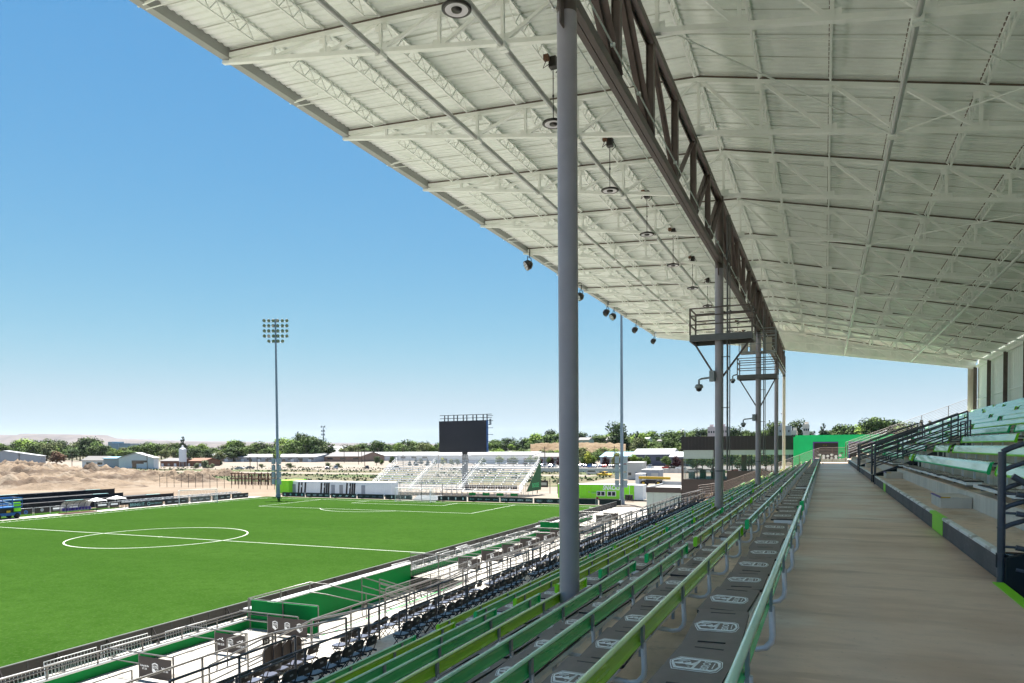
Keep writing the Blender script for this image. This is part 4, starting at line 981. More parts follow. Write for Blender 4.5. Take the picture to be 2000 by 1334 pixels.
# ================================================================== railings near the walkway and on the far end
def sloped_guard(y, label, x1=5.5, m='rail_dark', r=.036, first=False):
    """guard beside a stairwell opening: five sloping bars from a post on the kerb"""
    sl = RR/RP*1.02; t = thing('stair_guard', (2.05, y, UZ), label, 'railing', 'dark sloping guards of the stairwell openings')
    mb = MB(); zp = -.10 if first else 0.0
    mb.tube([(2.03, y, AZ+.0), (2.03, y, zp)], r*1.25, m, 14)
    for h in (-.30, -.55, -.95, -1.28): mb.tube([(2.03, y, zp+h-.01), (2.03, y, zp+h+.01)], r*1.4, m, 14)
    mb.build('post', t)
    for h in (0, .24, .48, .72, .96):
        mb = MB(); z = zp-h; mb.tube([(2.03, y, z), (2.12, y, z+.05), (x1, y, z+(x1-2.03)*sl)], r if h == 0 else r*.85, m, 10); mb.build('bar', t)
    for x in ((x1,) if first else (3.1, x1-.6, x1)):
        mb = MB(); z = zp+(x-2.03)*sl; mb.tube([(x, y, z-1.05), (x, y, z)], r*.85, m, 10); mb.build('post', t)
    return t
sloped_guard(10.66, 'thick dark steel guard rail of the nearest stairwell at the right edge', first=True)
t = thing('stair_handrail', (2.2, 10.5, AZ), 'four thick dark handrail bars descending into the nearest stairwell', 'railing')
for h in (-.62, -.86, -1.28, -1.55):
    mb = MB(); mb.tube([(2.16, 10.55, h), (2.26, 10.55, h-.02), (4.8, 10.55, h-1.55)], .034, 'rail_dark', 12); mb.tube([(2.06, 10.6, h), (2.2, 10.55, h)], .016, 'rail_dark', 8); mb.build('bar', t)
mb = MB(); mb.tube([(2.12, 10.56, -.40), (4.9, 10.56, -2.2)], .04, 'rail_dark', 12); mb.build('top_bar', t)
t = thing('rusty_beam', (2.1, 10.75, UZ), 'rusty black steel beam end at the nearest stairwell corner', 'beam')
mb = MB(); mb.box(1.98, 2.34, 10.645, 10.70, UZ-.17, UZ+.012, 'hole_dark'); mb.box(2.06, 5.4, 10.71, 10.76, UZ-.15, UZ+.02, 'rust'); mb.build('beam', t)
for y, lab in ((37.72, 'near'), (35.35, 'other near')): sloped_guard(y, f'dark five bar guard at the {lab} side of the second stairwell opening')
for y, lab in ((53.02, 'far'), (50.6, 'near')): sloped_guard(y, f'dark five bar guard at the {lab} side of the third stairwell opening')
sloped_guard(78.0, 'dark five bar guard at the far end of the walkway')
for x, lab in ((5.6, 'second'), (5.62, 'third')):
    y0_, y1_ = (35.35, 37.72) if x == 5.6 else (50.6, 53.02); z = UZ+RR*3+1.3
    rail_run([(x, y0_, z), (x, y1_, z)], [.25, .5, .75], yposts(x, y0_, y1_, z, z-1.2, 1.2), f'dark guard across the back of the {lab} stairwell opening', 'rail_dark', group='dark guards behind stairwells')
# end railing: seven thin bars following the rake
def end_rail(a, b, za, zb_, nposts, label, nb=8):
    rs_ = 'girder'; t = thing('end_railing', ((a+b)/2, 79.45, min(za, zb_)-1.3), label, 'railing', 'thin barred railings closing the far end of the stand')
    for k in range(nb):
        h = k*1.2/nb; mb = MB(); mb.tube([(a, 79.45, za-h), (b, 79.45, zb_-h)], .024 if k == 0 else .014, rs_, 6); mb.build('bar', t)
    for k in range(nposts+1):
        f = k/nposts; x = a+(b-a)*f; z = za+(zb_-za)*f; mb = MB(); mb.box(x-.025, x+.025, 79.42, 79.47, z-1.42, z, rs_); mb.build('post', t)
end_rail(1.9, 13.0, .24, 4.50, 5, 'thin barred end railing climbing beside the upper benches')
end_rail(-.53, 1.88, -.29, -.27, 2, 'level end railing across the end of the walkway')
end_rail(-9.8, -.55, -3.87, -.30, 5, 'thin barred end railing descending beside the lower benches')
end_rail(-12.6, -9.82, -4.30, -3.89, 2, 'lowest level length of the far end railing', 5)
mb = MB(); mb.box(-.6, 2.0, 79.25, 79.6, AZ-.2, AZ+.004, 'white_concrete'); struct(mb, 'walkway_end_slab')
mb = MB()
for k in range(16): mb.box(-.5+k*.16, -.5+k*.16+.15, 80.3, 80.34, AZ-.3, AZ+.30+max(0, (k-12)*.06), 'wall_cream')
for k in range(20): mb.box(2.1+k*.3, 2.1+k*.3+.28, 80.3, 80.34, AZ-.3, AZ+.32+k*.115, 'wall_cream')
tag(mb.build('panel_fence'), 'cream corrugated panel fence just beyond the end railing', 'fence')
mb = MB(); pr = [(Y1, 0)]
mb.prism([(-9.9, -9.7), (13.1, -9.7), (13.1, 2.9), (2.9, UZ-.1), (2.05, AZ-.02), (-.86, AZ-.02), (-8.17, AZ-RR*8-.4), (-9.9, -6)], 'y', Y1+.002, Y1+.1, 'riser_concrete'); struct(mb, 'end_wall')

# ================================================================== beyond the pitch
# floodlight masts
def mast(x, y, zb_, h, label, lamps=True):
    t = thing('floodlight_mast', (x, y, zb_), label, 'floodlight mast', 'floodlight masts')
    mb = MB(); mb.tube([(x, y, zb_), (x, y, zb_+4), (x, y, zb_+h)], .42, 'mast_grey', 20, r2=.17); mb.tube([(x, y, zb_-.3), (x, y, zb_+.5)], .5, 'mast_grey', 12); mb.build('pole', t)
    for k in range(4):
        for s in (-1, 1):
            mb = MB(); z = zb_+2.6+k*1.35; mb.box(x+s*.72-.32, x+s*.72+.32, y-.62, y-.2, z, z+1.15, 'mast_box'); mb.box(x+s*.72-.3, x+s*.72+.3, y-.63, y-.45, z+1.16, z+1.2, 'lamp_black'); mb.build('control_box', t)
    if not lamps: return
    ux = Vector((-.85, -.53, 0)).normalized(); ux = Vector((cos(-.55), sin(-.55)*-1, 0)); ux = Vector((.90, .43, 0))
    for r_ in range(5):
        z = zb_+h-.35-r_*1.02; n = 6 if r_ < 4 else 4; wd = 2.25 if n == 6 else 1.35
        mb = MB(); mb.tube([Vector((x, y, z-.25))-ux*wd, Vector((x, y, z-.25))+ux*wd], .05, 'metal_grey', 6); mb.build('crossarm', t)
        for k in range(n):
            c = Vector((x, y, z+.08))+ux*(wd*(2*k/(n-1)-1)); ax = Vector((.55+.3*sin(k*1.7+r_), -.65, -.42)).normalized()
            mb = MB(); mb.lathe([(0, -.26), (.16, -.24), (.31, -.05), (.33, .12), (.30, .13)], c, 'lamp_black' if (k+r_) % 3 == 0 else 'metal_grey', 14, ax); mb.lathe([(.30, .125), (0, .13)], c, 'flood_glass', 14, ax); mb.build('lamp', t)
mast(-100.65, 113.1, GZ, 35.6, 'tall grey floodlight mast with five rows of lamps at the far corner of the pitch')
mast(-31.5, 118.7, GZ+.2, 35.6, 'grey floodlight mast beside the lime snack container', lamps=False)

# boards behind the goal line
YB = 114.6
bx = [(551, 595.5), (597, 644), (646, 696), (698, 749.5), (752, 805), (855, 911.5), (914, 975.5), (977, 1040.5), (1043, 1105), (1107, 1168), (1170, 1214)]
names = ['with four round pale emblems', 'with four grey oblong logos', 'with four winged pale logos', 'with faint blue blocks', 'with two small shields, left of the goal', 'with four small shields, right of the goal', 'with four pale arrow logos', 'with four white word logos', 'with three pale oval emblems', 'plain black, right of the column', 'plain black, at the near corner']
for k, (a, b) in enumerate(bx):
    x0, x1 = xat(a, YB, -9.3), xat(b, YB, -9.3)
    t = thing('perimeter_board', (x0, YB, GZ), 'black goal line board '+names[k], 'board', 'black boards behind the far goal line')
    mb = MB(); mb.box(x0+.02, x1-.1, YB, YB+.07, GZ+.04, GZ+.92, 'black_board'); mb.build('panel', t)
    mb = MB(); mb.box(x1-.09, x1, YB-.01, YB+.1, GZ+.02, GZ+.95, 'white_steel'); mb.build('end_frame', t)
    mb = MB(); mb.box(x0+1, x0+1.5, YB-.25, YB, GZ+.02, GZ+.08, 'lamp_black'); mb.build('foot', t)
    w = x1-x0; mb = MB(); X = (1, 0, 0); U = (0, 0, 1)
    n = 4 if k not in (4, 8) else (2 if k == 4 else 3)
    if k < 9:
        for j in range(n):
            o = Vector((x0+w*(j+.5)/n, YB-.004, GZ+.48))
            if k == 0: mb.lathe([(.22, 0), (.0, .002)], o, 'teal_print', 12, Vector((0, -1, 0)))
            elif k in (1, 3): put_poly(mb, [(-.42, -.16), (.42, -.16), (.42, .16), (-.42, .16)], o, X, U, 1, 'metal_grey' if k == 1 else 'wall_slate')
            elif k == 2: put_poly(mb, [(-.4, -.15), (-.1, -.05), (.1, -.15), (.4, .1), (.1, .06), (-.1, .14)], o, X, U, 1, 'print_white')
            elif k in (4, 5): put_poly(mb, [(-.12, .2), (0, .25), (.12, .2), (.12, -.12), (0, -.25), (-.12, -.12)], o, X, U, 1, 'print_white')
            elif k == 6: put_poly(mb, [(-.45, 0), (-.2, .2), (-.24, .03), (.45, .05), (.45, -.05), (-.24, -.03), (-.2, -.2)], o, X, U, 1, 'teal_print')
            elif k == 7: put_text(mb, 'KIVI 6', o-Vector((0, 0, .12)), X, U, .34, 'print_white', width=1.05, off=.03, shear=.2)
            elif k == 8:
                for rr, mt, dy in ((1, 'print_white', 0), (.93, 'black_board', .002)): put_poly(mb, [(.55*rr*cos(a_), .24*rr*sin(a_)) for a_ in [i*2*pi/20 for i in range(20)]], o-Vector((0, dy, 0)), X, U, 1, mt)
                put_text(mb, 'Ford', o-Vector((0, .004, .12)), X, U, .28, 'print_white', width=.7, off=.02, shear=.3)
        mb.build('printed_logos', t)
x0, x1 = xat(805, YB, -9.3), xat(855, YB, -9.3)
t = thing('access_steps', (x0, YB, GZ), 'low white steps and rails behind the goal between the boards', 'steps')
for k in range(4): mb = MB(); mb.box(x0, x1, YB+.2+k*.5, YB+.7+k*.5, GZ+.02, GZ+.2+k*.2, 'white_steel'); mb.build('step', t)

# goals
def goal(x, y, rz, w, label, net=True):
    t = thing('football_goal', (0, 0, 0), label, 'goal', 'football goals')
    h = 2.44
    mb = MB(); mb.tube([(-w/2, 0, 0), (-w/2, 0, h), (w/2, 0, h), (w/2, 0, 0)], .06, 'white_paint', 10); mb.build('frame', t)
    mb = MB()
    for s in (-1, 1): mb.tube([(s*w/2, 0, .05), (s*w/2, 2.0, .05), (s*w/2, .9, h), (s*w/2, 0, h)], .025, 'white_paint', 6)
    mb.tube([(-w/2, 2.0, .05), (w/2, 2.0, .05)], .025, 'white_paint', 6); mb.build('back_frame', t)
    mb = MB(); g = .24
    def back(z): return .9+1.1*(1-z/h)
    n = int(w/g)
    for k in range(n+1):
        xx = -w/2+k*w/n; mb.beam((xx, 0, h), (xx, .9, h), .012, .012, 'net'); mb.beam((xx, .9, h), (xx, 2.0, .05), .012, .012, 'net')
    for k in range(10):
        z = .05+k*(h-.05)/9; mb.beam((-w/2, back(z), z), (w/2, back(z), z), .012, .012, 'net')
        for s in (-1, 1): mb.beam((s*w/2, 0, z), (s*w/2, back(z), z), .012, .012, 'net')
    for k in range(7):
        for s in (-1, 1): yy2 = .15+k*.28; mb.beam((s*w/2, yy2, .05), (s*w/2, yy2, h if yy2 < .9 else h*(1-(yy2-.9)/1.1)), .012, .012, 'net')
    tag(mb.build('net', t), kind='stuff'); t.location = (x, y, GZ+.01); t.rotation_euler[2] = rz; return t
goal(LX, GY+.1, 0, 7.32, 'white football goal on the far goal line')
goal(-103.2, 95.5, 1.05, 6.4, 'white movable goal parked on the far touchline')
for px in (781, 823, 864.5):
    x = xat(px, 113.2, -7); t = thing('net_pole', (x, 113.2, GZ), {781: 'thin dark pole left in the goal mouth', 823: 'thin dark pole behind the middle of the goal', 864.5: 'thin dark pole right of the far goal'}[px], 'pole', 'thin poles by the goal')
    mb = MB(); mb.tube([(x, 113.2, GZ), (x, 113.2, GZ+3.3)], .05, 'lamp_black', 8); mb.build('pole', t); mb = MB(); mb.box(x-.25, x+.25, 112.9, 113.5, GZ+.005, GZ+.06, 'lamp_black'); mb.build('base', t)
t = thing('corner_flag', (TX1, GY, GZ), 'corner flag with a red pennant at the near far corner', 'corner flag')
mb = MB(); mb.tube([(TX1, GY, GZ), (TX1, GY, GZ+1.6)], .03, 'white_paint', 8); mb.build('pole', t); mb = MB(); mb.box(TX1, TX1+.42, GY-.01, GY+.01, GZ+1.3, GZ+1.62, 'red_paint'); mb.build('pennant', t)

# aluminium bleachers
t = thing('bleachers', (-70, 128, GZ), 'large temporary bare aluminium bleachers behind the far goal', 'bleachers')
BX0, BX1, BY, NR = -88.4, -54.0, 126.8, 14; dy, dz = .80, .40
for k in range(NR):
    y = BY+k*dy; z = GZ+1.0+k*dz
    a, b = (BX0, BX1) if k > 2 else (BX0, -66.5)
    mb = MB()
    mb.box(a, b, y+.28, y+.54, z+.40, z+.45, 'bleacher_alu'); mb.build('seat_plank', t)
    mb = MB(); mb.box(a, b, y-.12, y+.16, z-.03, z, 'bleacher_alu'); mb.build('foot_plank', t)
    mb = MB(); mb.box(a, b, y+.60, y+.64, z+.40+.3, z+.40+.42, 'bleacher_alu'); mb.build('back_plank', t)
xs_ = [BX0+i*(BX1-BX0)/14 for i in range(15)]
for x in xs_:
    mb = MB(); mb.beam((x, BY-.2, GZ+.75), (x, BY+NR*dy, GZ+.75+NR*dz), .08, .12, 'bleacher_alu')
    for q in range(0, NR+1, 3): mb.tube([(x, BY+q*dy, GZ-.2), (x, BY+q*dy, GZ+.8+q*dz)], .035, 'bleacher_alu', 6)
    for q in range(0, NR-2, 3): mb.tube([(x, BY+q*dy, GZ), (x, BY+(q+3)*dy, GZ+.8+(q+3)*dz)], .02, 'bleacher_alu', 5)
    mb.build('support_frame', t)
def ar(p, q, nb, label, sp=1.8):
    p = Vector(p); q = Vector(q); n = max(1, int((q-p).length/sp)); mb = MB()
    for h in nb: mb.tube([p+Vector((0, 0, h)), q+Vector((0, 0, h))], .025, 'bleacher_alu', 6)
    for k in range(n+1): c = p.lerp(q, k/n); mb.tube([c, c+Vector((0, 0, nb[0]))], .022, 'bleacher_alu', 6)
    mb.build(label, t)
for x in (BX0-.05, BX1+.05): ar((x, BY, GZ+1), (x, BY+NR*dy, GZ+1+NR*dz), (1.07, .8, .53, .27), 'side_rail')
for x in (-78.5, -67.0):
    mb = MB()
    for k in range(NR*2): mb.box(x-.55, x+.55, BY+k*dy/2-.1, BY+k*dy/2+.2, GZ+1.0+k*dz/2, GZ+1.04+k*dz/2, 'worn_nosing')
    tag(mb.build('aisle_steps', t), kind='stuff'); ar((x, BY, GZ+1), (x, BY+NR*dy, GZ+1+NR*dz), (.9, .5), 'aisle_rail', 1.6)
zt2 = GZ+1+NR*dz; ar((BX0, BY+NR*dy, zt2), (BX1, BY+NR*dy, zt2), (1.5, 1.2, .9, .6, .3), 'back_rail', 2.4); ar((BX0, BY-.3, GZ+1), (BX1, BY-.3, GZ+1), (1.07, .55), 'front_rail', 2.4)
mb = MB()
for x in xs_[:-1]:
    for k in range(12): mb.beam((x+k*.2, BY+NR*dy, zt2+.05), (x+k*.2, BY+NR*dy, zt2+1.45), .008, .008, 'bleacher_alu')
tag(mb.build('chain_link', t), kind='stuff')
mb = MB(); mb.prism([(BY+3.2, GZ+.9), (BY+NR*dy, GZ+.9), (BY+NR*dy, GZ+NR*dz+1.4)], 'x', BX1+.25, BX1+.3, 'green_mesh'); mb.build('side_sheet', t)
mb = MB(); put_text(mb, 'BOISE', (BX1+.31, BY+8.2, GZ+1.6), (0, 1, 0), (0, 0, 1), .9, 'cap_green', width=3.6, off=.03); mb.build('side_lettering', t)
tt = thing('vip_seats', (-60, BY, GZ), 'block of dark folded chairs on the lowest deck at the right of the bleachers', 'chair block')
for k in range(22):
    x = -66+k*.52; mb = MB(); mb.box(x, x+.42, BY+.8, BY+.9, GZ+1.55, GZ+2.25, 'clad_brown'); mb.build('chair_back', tt)
    mb = MB(); mb.box(x, x+.42, BY+.4, BY+.8, GZ+1.45, GZ+1.52, 'clad_dark'); mb.build('chair_seat', tt)
mb = MB(); mb.box(-66.4, BX1, BY-.2, BY+1.6, GZ+.95, GZ+1.02, 'bleacher_alu'); mb.build('deck', tt)
for k in range(4): mb = MB(); mb.box(-64.5+k*3, -63+k*3, BY-.4, BY-.36, GZ+.3, GZ+.8, 'wall_green'); mb.build('green_panel', tt)

# scoreboard
t = thing('scoreboard', (-77.8, 150, GZ), 'large dark blank video scoreboard on a single post behind the bleachers', 'scoreboard')
th = -.10
def rot(x, y): return (-77.8+(x)*cos(th)-y*sin(th), 150+x*sin(th)+y*cos(th))
def obox(mb, x0, x1, y0, y1, z0, z1, mt):
    c = [rot(x0, y0), rot(x1, y0), rot(x1, y1), rot(x0, y1)]; mb.prism(c, 'z', z0, z1, mt)
mb = MB(); obox(mb, -7.0, 6.3, 0, .7, -1.05, 6.3, 'screen_black'); mb.build('screen', t)
mb = MB(); obox(mb, -7.0, 6.3, -.02, 0.0, -1.12, -1.05, 'lamp_black'); obox(mb, 6.3, 6.36, -.02, .7, -1.1, 6.35, 'blue_steel'); mb.build('screen_edge', t)
for k, xx in enumerate((-5.7, -4.7, -3.05, -2.05, -.4, .6, 2.3, 3.3, 5.1, 6.15)): mb = MB(); obox(mb, xx, xx+.22, .3, .45, 6.3, 7.65, 'lamp_black'); mb.build('upright', t)
for z in (6.85, 7.6): mb = MB(); obox(mb, -6.9, 7.6, .2, .3, z, z+.12, 'lamp_black'); mb.build('crossbar', t)
for k, z in enumerate((7.3, 6.1, 4.45, 2.9, 1.3, -.2, -.8)): mb = MB(); obox(mb, 6.37, 7.9, .25, .35, z, z+.1, 'lamp_black'); mb.build('side_arm', t)
mb = MB(); obox(mb, 6.9, 7.4, .3, .4, 5.2, 6.6, 'metal_grey'); obox(mb, 6.7, 7.3, .25, .35, 5.2, 5.35, 'lamp_black'); mb.build('ladder_cage', t)
mb = MB(); obox(mb, -.55, .55, .1, .9, GZ, -1.1, 'clad_dark'); mb.build('post', t)

# containers
def container(x0, x1, y0, y1, h, mt, label, mroof='white_paint', z0=GZ+.15):
    t = thing('container', (x0, y0, z0), label, 'container', 'site containers'); mb = MB()
    mb.box(x0, x1, y0, y1, z0, z0+h, mt); mb.build('body', t)
    mb = MB(); n = int((x1-x0)/.5)
    for k in range(n): mb.box(x0+.1+k*.5, x0+.3+k*.5, y0-.03, y0-.001, z0+.12, z0+h-.15, mt)
    tag(mb.build('ribs', t), kind='stuff')
    mb = MB(); mb.box(x0-.02, x1+.02, y0-.04, y1+.02, z0+h+.001, z0+h+.07, mroof); mb.build('roof', t); return t
t = container(-104.9, -80, 122.5, 125, 2.55, 'container_white', 'long white container unit with slanted black stripe markings')
X = (1, 0, 0); U = (0, 0, 1)
for q, px in enumerate((585, 629, 679)):
    xc = xat(px+3, 122.4, -8); mb = MB()
    for (a, b) in ((-.95, -.55), (-.30, .1)) if q else ((-.95, -.5), (-.3, .1), (.5, .9)): pass
    for a in ((-.95, -.2, .75) if q == 0 else (-.95, -.1, .45, .95)):
        put_poly(mb, [(a, .0), (a+.42, 0), (a+.62, 2.2), (a+.2, 2.2)], (xc, 122.44, GZ+.3), X, U, 1, 'black_panel')
    put_poly(mb, [(-.4, 1.2), (.2, 1.2), (.2, 1.6), (-.4, 1.6)], (xc, 122.43, GZ+.3), X, U, 1, 'container_white'); mb.build('stripe_marking', t)
for px, gm_ in ((570, 0), (662, 0), (646, 0), (705, 0)):
    xc = xat(px+4, 122.4, -8); mb = MB(); mb.box(xc-.45, xc+.45, 122.44, 122.46, z0 if False else GZ+.2, GZ+2.1, 'shed_wall' if px != 662 else 'metal_grey'); mb.build('door', t)
t = container(-108.5, -105.0, 121.2, 127, 2.7, 'lime_paint', 'lime green container end beside the floodlight mast', 'lime_paint')
mb = MB(); mb.box(-107.2, -106.0, 121.14, 121.165, GZ+.2, GZ+2.1, 'cap_lime'); mb.build('door', t)
t = container(-46, -32.2, 127, 129.5, 2.55, 'lime_paint', 'lime green container kiosk lettered SNACKS')
mb = MB(); put_text(mb, 'SNACKS', (xat(1194, 126.9, -8), 126.95, GZ+1.80), X, U, .88, 'print_white', width=3.3, off=.045, shear=.25); mb.build('lettering', t)
for px in (1173, 1194):
    xc = xat(px+.5, 126.9, -8.5); mb = MB(); mb.box(xc-.82, xc+.82, 126.93, 126.96, GZ+.62, GZ+1.55, 'white_paint'); mb.build('window_frame', t)
    for s in (-1, 1): mb = MB(); mb.box(xc+s*.38-.3, xc+s*.38+.3, 126.90, 126.925, GZ+.74, GZ+1.43, 'window_dark'); mb.build('window_pane', t)
mb = MB(); xc = xat(1150, 126.9, -8); mb.box(xc-.5, xc+.5, 126.94, 126.96, GZ+.2, GZ+2.2, 'cap_lime'); mb.box(xc-.05, xc+.1, 126.92, 126.94, GZ+1.2, GZ+1.5, 'metal_grey'); mb.build('door', t)
mb = MB(); xc = xat(1168, 126.9, -8.2); mb.box(xc-1.2, xc+.1, 126.6, 126.96, GZ+1.15, GZ+1.2, 'white_steel'); mb.build('shelf', t)
t = container(-32.1, -29.6, 126, 128.6, 2.6, 'container_white', 'white and lime container end right of the snack kiosk'); mb = MB(); mb.box(-32.0, -31.2, 125.96, 125.985, GZ+.2, GZ+2.7, 'lime_paint'); mb.build('lime_corner', t)
t = thing('waste_bin', (xat(1228, 124, -9), 124, GZ), 'dark wheeled bins beside the white container end', 'bin'); xb_ = xat(1228, 124, -9)
for k in range(2): mb = MB(); mb.box(xb_-.6+k*.7, xb_+k*.7, 123.7, 124.3, GZ+.1, GZ+1.1, 'lamp_black'); mb.box(xb_-.63+k*.7, xb_+.03+k*.7, 123.66, 124.34, GZ+1.1, GZ+1.17, 'clad_dark'); mb.build('bin_body', t)

# far touchline: boards, barriers, dugout, canopies, screening banks
XT = -105.6
for k, (y0_, y1_, txt) in enumerate(((83.2, 90.0, 'BRING IT.'), (90.4, 95.5, ''), (95.9, 100.6, ''), (101.0, 105.4, ''), (105.8, 110.2, ''))):
    t = thing('perimeter_board', (XT, y0_, GZ), ['black far touchline board reading BRING IT. with a round teal logo', 'black far touchline board with small grey words, left of the movable goal', 'black far touchline board behind the movable goal', 'black far touchline board right of the movable goal', 'last black far touchline board before the mast'][k], 'board', 'black boards on the far touchline')
    mb = MB(); mb.box(XT-.06, XT, y0_, y1_-.05, GZ+.05, GZ+1.0, 'black_board'); mb.build('panel', t)
    Y_ = (0, 1, 0); mb = MB()
    if k == 0:
        put_text(mb, 'BRING IT.', (XT+.01, y0_+1.75, GZ+.33), Y_, U, .50, 'teal_print', width=2.9, off=.02); mb.lathe([(.3, 0), (.2, .002)], (XT+.01, y0_+3.9, GZ+.53), 'teal_print', 16, Vector((1, 0, 0)))
        put_text(mb, 'Saint Alphonsus', (XT+.01, y0_+5.4, GZ+.45), Y_, U, .22, 'teal_print', width=2.1, off=.02)
    else:
        for j in range(3): put_poly(mb, [(-.4, -.1), (.4, -.1), (.4, .1), (-.4, .1)], (XT+.01, y0_+.9+j*1.5, GZ+.53), Y_, U, 1, 'metal_grey')
    mb.build('print', t)
for k, (y0_, y1_) in enumerate(((66.6, 69.2), (69.4, 71.8), (71.9, 74.3), (74.6, 76.6), (78.8, 80.9), (81.1, 82.9))):
    x = -108.2 if k < 4 else -107.4
    t = thing('banner_barrier', (x, y0_, GZ), ['black banner barrier with a blue emblem beside the lift', 'black banner barrier with a round grey badge', 'black banner barrier with two rows of white words', 'black banner barrier behind the dugout', 'black banner barrier with large white letters below a canopy', 'black banner barrier next to the BRING IT. board'][k], 'barrier', 'banner barriers on the far touchline')
    mb = MB(); mb.tube([(x, y0_, GZ), (x, y0_, GZ+1.15), (x, y1_, GZ+1.15), (x, y1_, GZ)], .03, 'white_steel', 6); mb.build('frame', t)
    mb = MB(); mb.box(x-.02, x+.02, y0_+.08, y1_-.08, GZ+.3, GZ+1.1, 'black_panel'); mb.build('banner', t)
    mb = MB(); yc = (y0_+y1_)/2; w = y1_-y0_
    if k == 0: mb.lathe([(.3, 0), (.12, .002)], (x+.025, yc+.3, GZ+.6), 'blue_steel', 12, Vector((1, 0, 0)))
    elif k == 1: mb.lathe([(.26, 0), (0, .002)], (x+.025, yc, GZ+.75), 'metal_grey', 12, Vector((1, 0, 0)))
    else:
        put_poly(mb, [(-.35*w, 0), (.35*w, 0), (.35*w, .25), (-.35*w, .25)], (x+.025, yc, GZ+.68), (0, 1, 0), U, 1, 'print_white')
        if k == 2: mb.build('print', t); mb = MB(); put_poly(mb, [(-.35*w, 0), (.35*w, 0), (.35*w, .1), (-.35*w, .1)], (x+.025, yc, GZ+.5), (0, 1, 0), U, 1, 'metal_grey')
    mb.build('print', t)
mb = MB(); mb.quad((-112, 60, GZ+.02), (-107.6, 60, GZ+.02), (-107.6, 84, GZ+.02), (-112, 84, GZ+.02), 'turf'); struct(mb, 'grass_verge')
# dugout
t = thing('dugout', (-105.9, 74.6, GZ), 'curved clear team shelter with purple seats on the far touchline', 'dugout'); y0_, y1_ = 72.4, 77.3
mb = MB(); pr = []
for k in range(9): a = pi*.5*k/8; pr.append((-106.9+1.55*(1-cos(a))*1.0-.0, GZ+.35+1.6*sin(a)))
for k in range(8):
    (xa, za), (xb2, zb2) = pr[k], pr[k+1]; mb.quad((xa, y0_, za), (xa, y1_, za), (xb2, y1_, zb2), (xb2, y0_, zb2), 'polycarbonate')
mb.build('canopy', t)
for j in range(6):
    y = y0_+(y1_-y0_)*j/5; mb = MB(); mb.tube([(p[0], y, p[1]) for p in pr], .035, 'lamp_black', 6); mb.build('rib', t)
for y in (y0_, y1_):
    mb = MB(); mb.tube([(pr[-1][0], y, pr[-1][1]), (pr[-1][0], y, GZ)], .035, 'lamp_black', 6); mb.tube([(-106.9, y, GZ+.35), (-106.9, y, GZ)], .035, 'lamp_black', 6); mb.build('post', t)
for k in range(9):
    y = y0_+.35+k*.53; mb = MB(); mb.box(-106.5, -106.42, y-.2, y+.2, GZ+.45, GZ+.85, 'purple_seat'); mb.box(-106.42, -106.05, y-.2, y+.2, GZ+.4, GZ+.46, 'purple_seat'); mb.build('seat', t)
mb = MB(); mb.box(-107, -105.3, y0_-.2, y1_+.2, GZ+.02, GZ+.12, 'rust'); mb.build('base', t)
for k, (y, x) in enumerate(((80.2, -109.2), (84.8, -110.5))):
    t = thing('canopy_tent', (x, y, GZ), ['small white canopy tent above the lettered barrier', 'second white canopy tent behind the BRING IT. board'][k], 'tent', 'canopy tents')
    mb = MB(); mb.add([(x-1.1, y-1.1, GZ+1.45), (x+1.1, y-1.1, GZ+1.45), (x+1.1, y+1.1, GZ+1.45), (x-1.1, y+1.1, GZ+1.45), (x, y, GZ+1.95)], [(0, 1, 4), (1, 2, 4), (2, 3, 4), (3, 0, 4)], 'white_paint'); mb.build('roof', t)
    for sx in (-1.05, 1.05):
        for sy in (-1.05, 1.05): mb = MB(); mb.tube([(x+sx, y+sy, GZ), (x+sx, y+sy, GZ+1.45)], .03, 'white_steel', 5); mb.build('leg', t)
mb = MB()
for k in range(70):
    y = 83.5+k*.38; x = -107.2-random.random()*.3
    for r_ in range(2): mb.box(x-r_*.9-.2, x-r_*.9+.2, y, y+.3, GZ+.9+r_*.18, GZ+1.02+r_*.18+random.random()*.05, 'metal_grey' if random.random() < .6 else 'white_steel')
    mb.box(x-.95, x-.9, y, y+.04, GZ, GZ+.9, 'lamp_black'); mb.box(x, x+.04, y, y+.04, GZ, GZ+.9, 'lamp_black')
tag(mb.build('spectator_chairs'), 'grey folding chair tops behind the far touchline boards', kind='stuff')
for k, (x, zt3, y1_, y0b) in enumerate(((-114.5, -8.32, 100.0, 20), (-120, -7.93, 93.5, 20), (-127.5, -7.55, 97.5, 20))):
    t = thing('screening_fence', (x, 60, GZ), ['lowest black mesh screening fence behind the far touchline', 'middle black mesh screening fence', 'highest black mesh screening fence against the dirt piles'][k], 'fence', 'black screening fences')
    n = int((y1_-y0b)/3.05)
    for j in range(n):
        y = y1_-j*3.05; mb = MB(); mb.box(x-.02, x+.02, y-3.03, y-.02, GZ-.1, zt3-.02*random.random(), 'mesh_black'); mb.build('panel', t)
        if j % 5 == 1: mb = MB(); mb.box(x-.3, x+.1, y-3.03, y-.02, zt3, zt3+.05, 'teal_print'); mb.build('pale_top_strip', t)
    for j in range(0, n, 2): y = y1_-j*3.05; mb = MB(); mb.tube([(x-.05, y, GZ), (x-.05, y, zt3+.15)], .04, 'lamp_black', 5); mb.build('post', t)
    mb = MB(); mb.box(x-6.5, x-.03, y0b, y1_-.1, GZ-.3, zt3-.30, 'mesh_black'); o = struct(mb, 'terrace_bank')
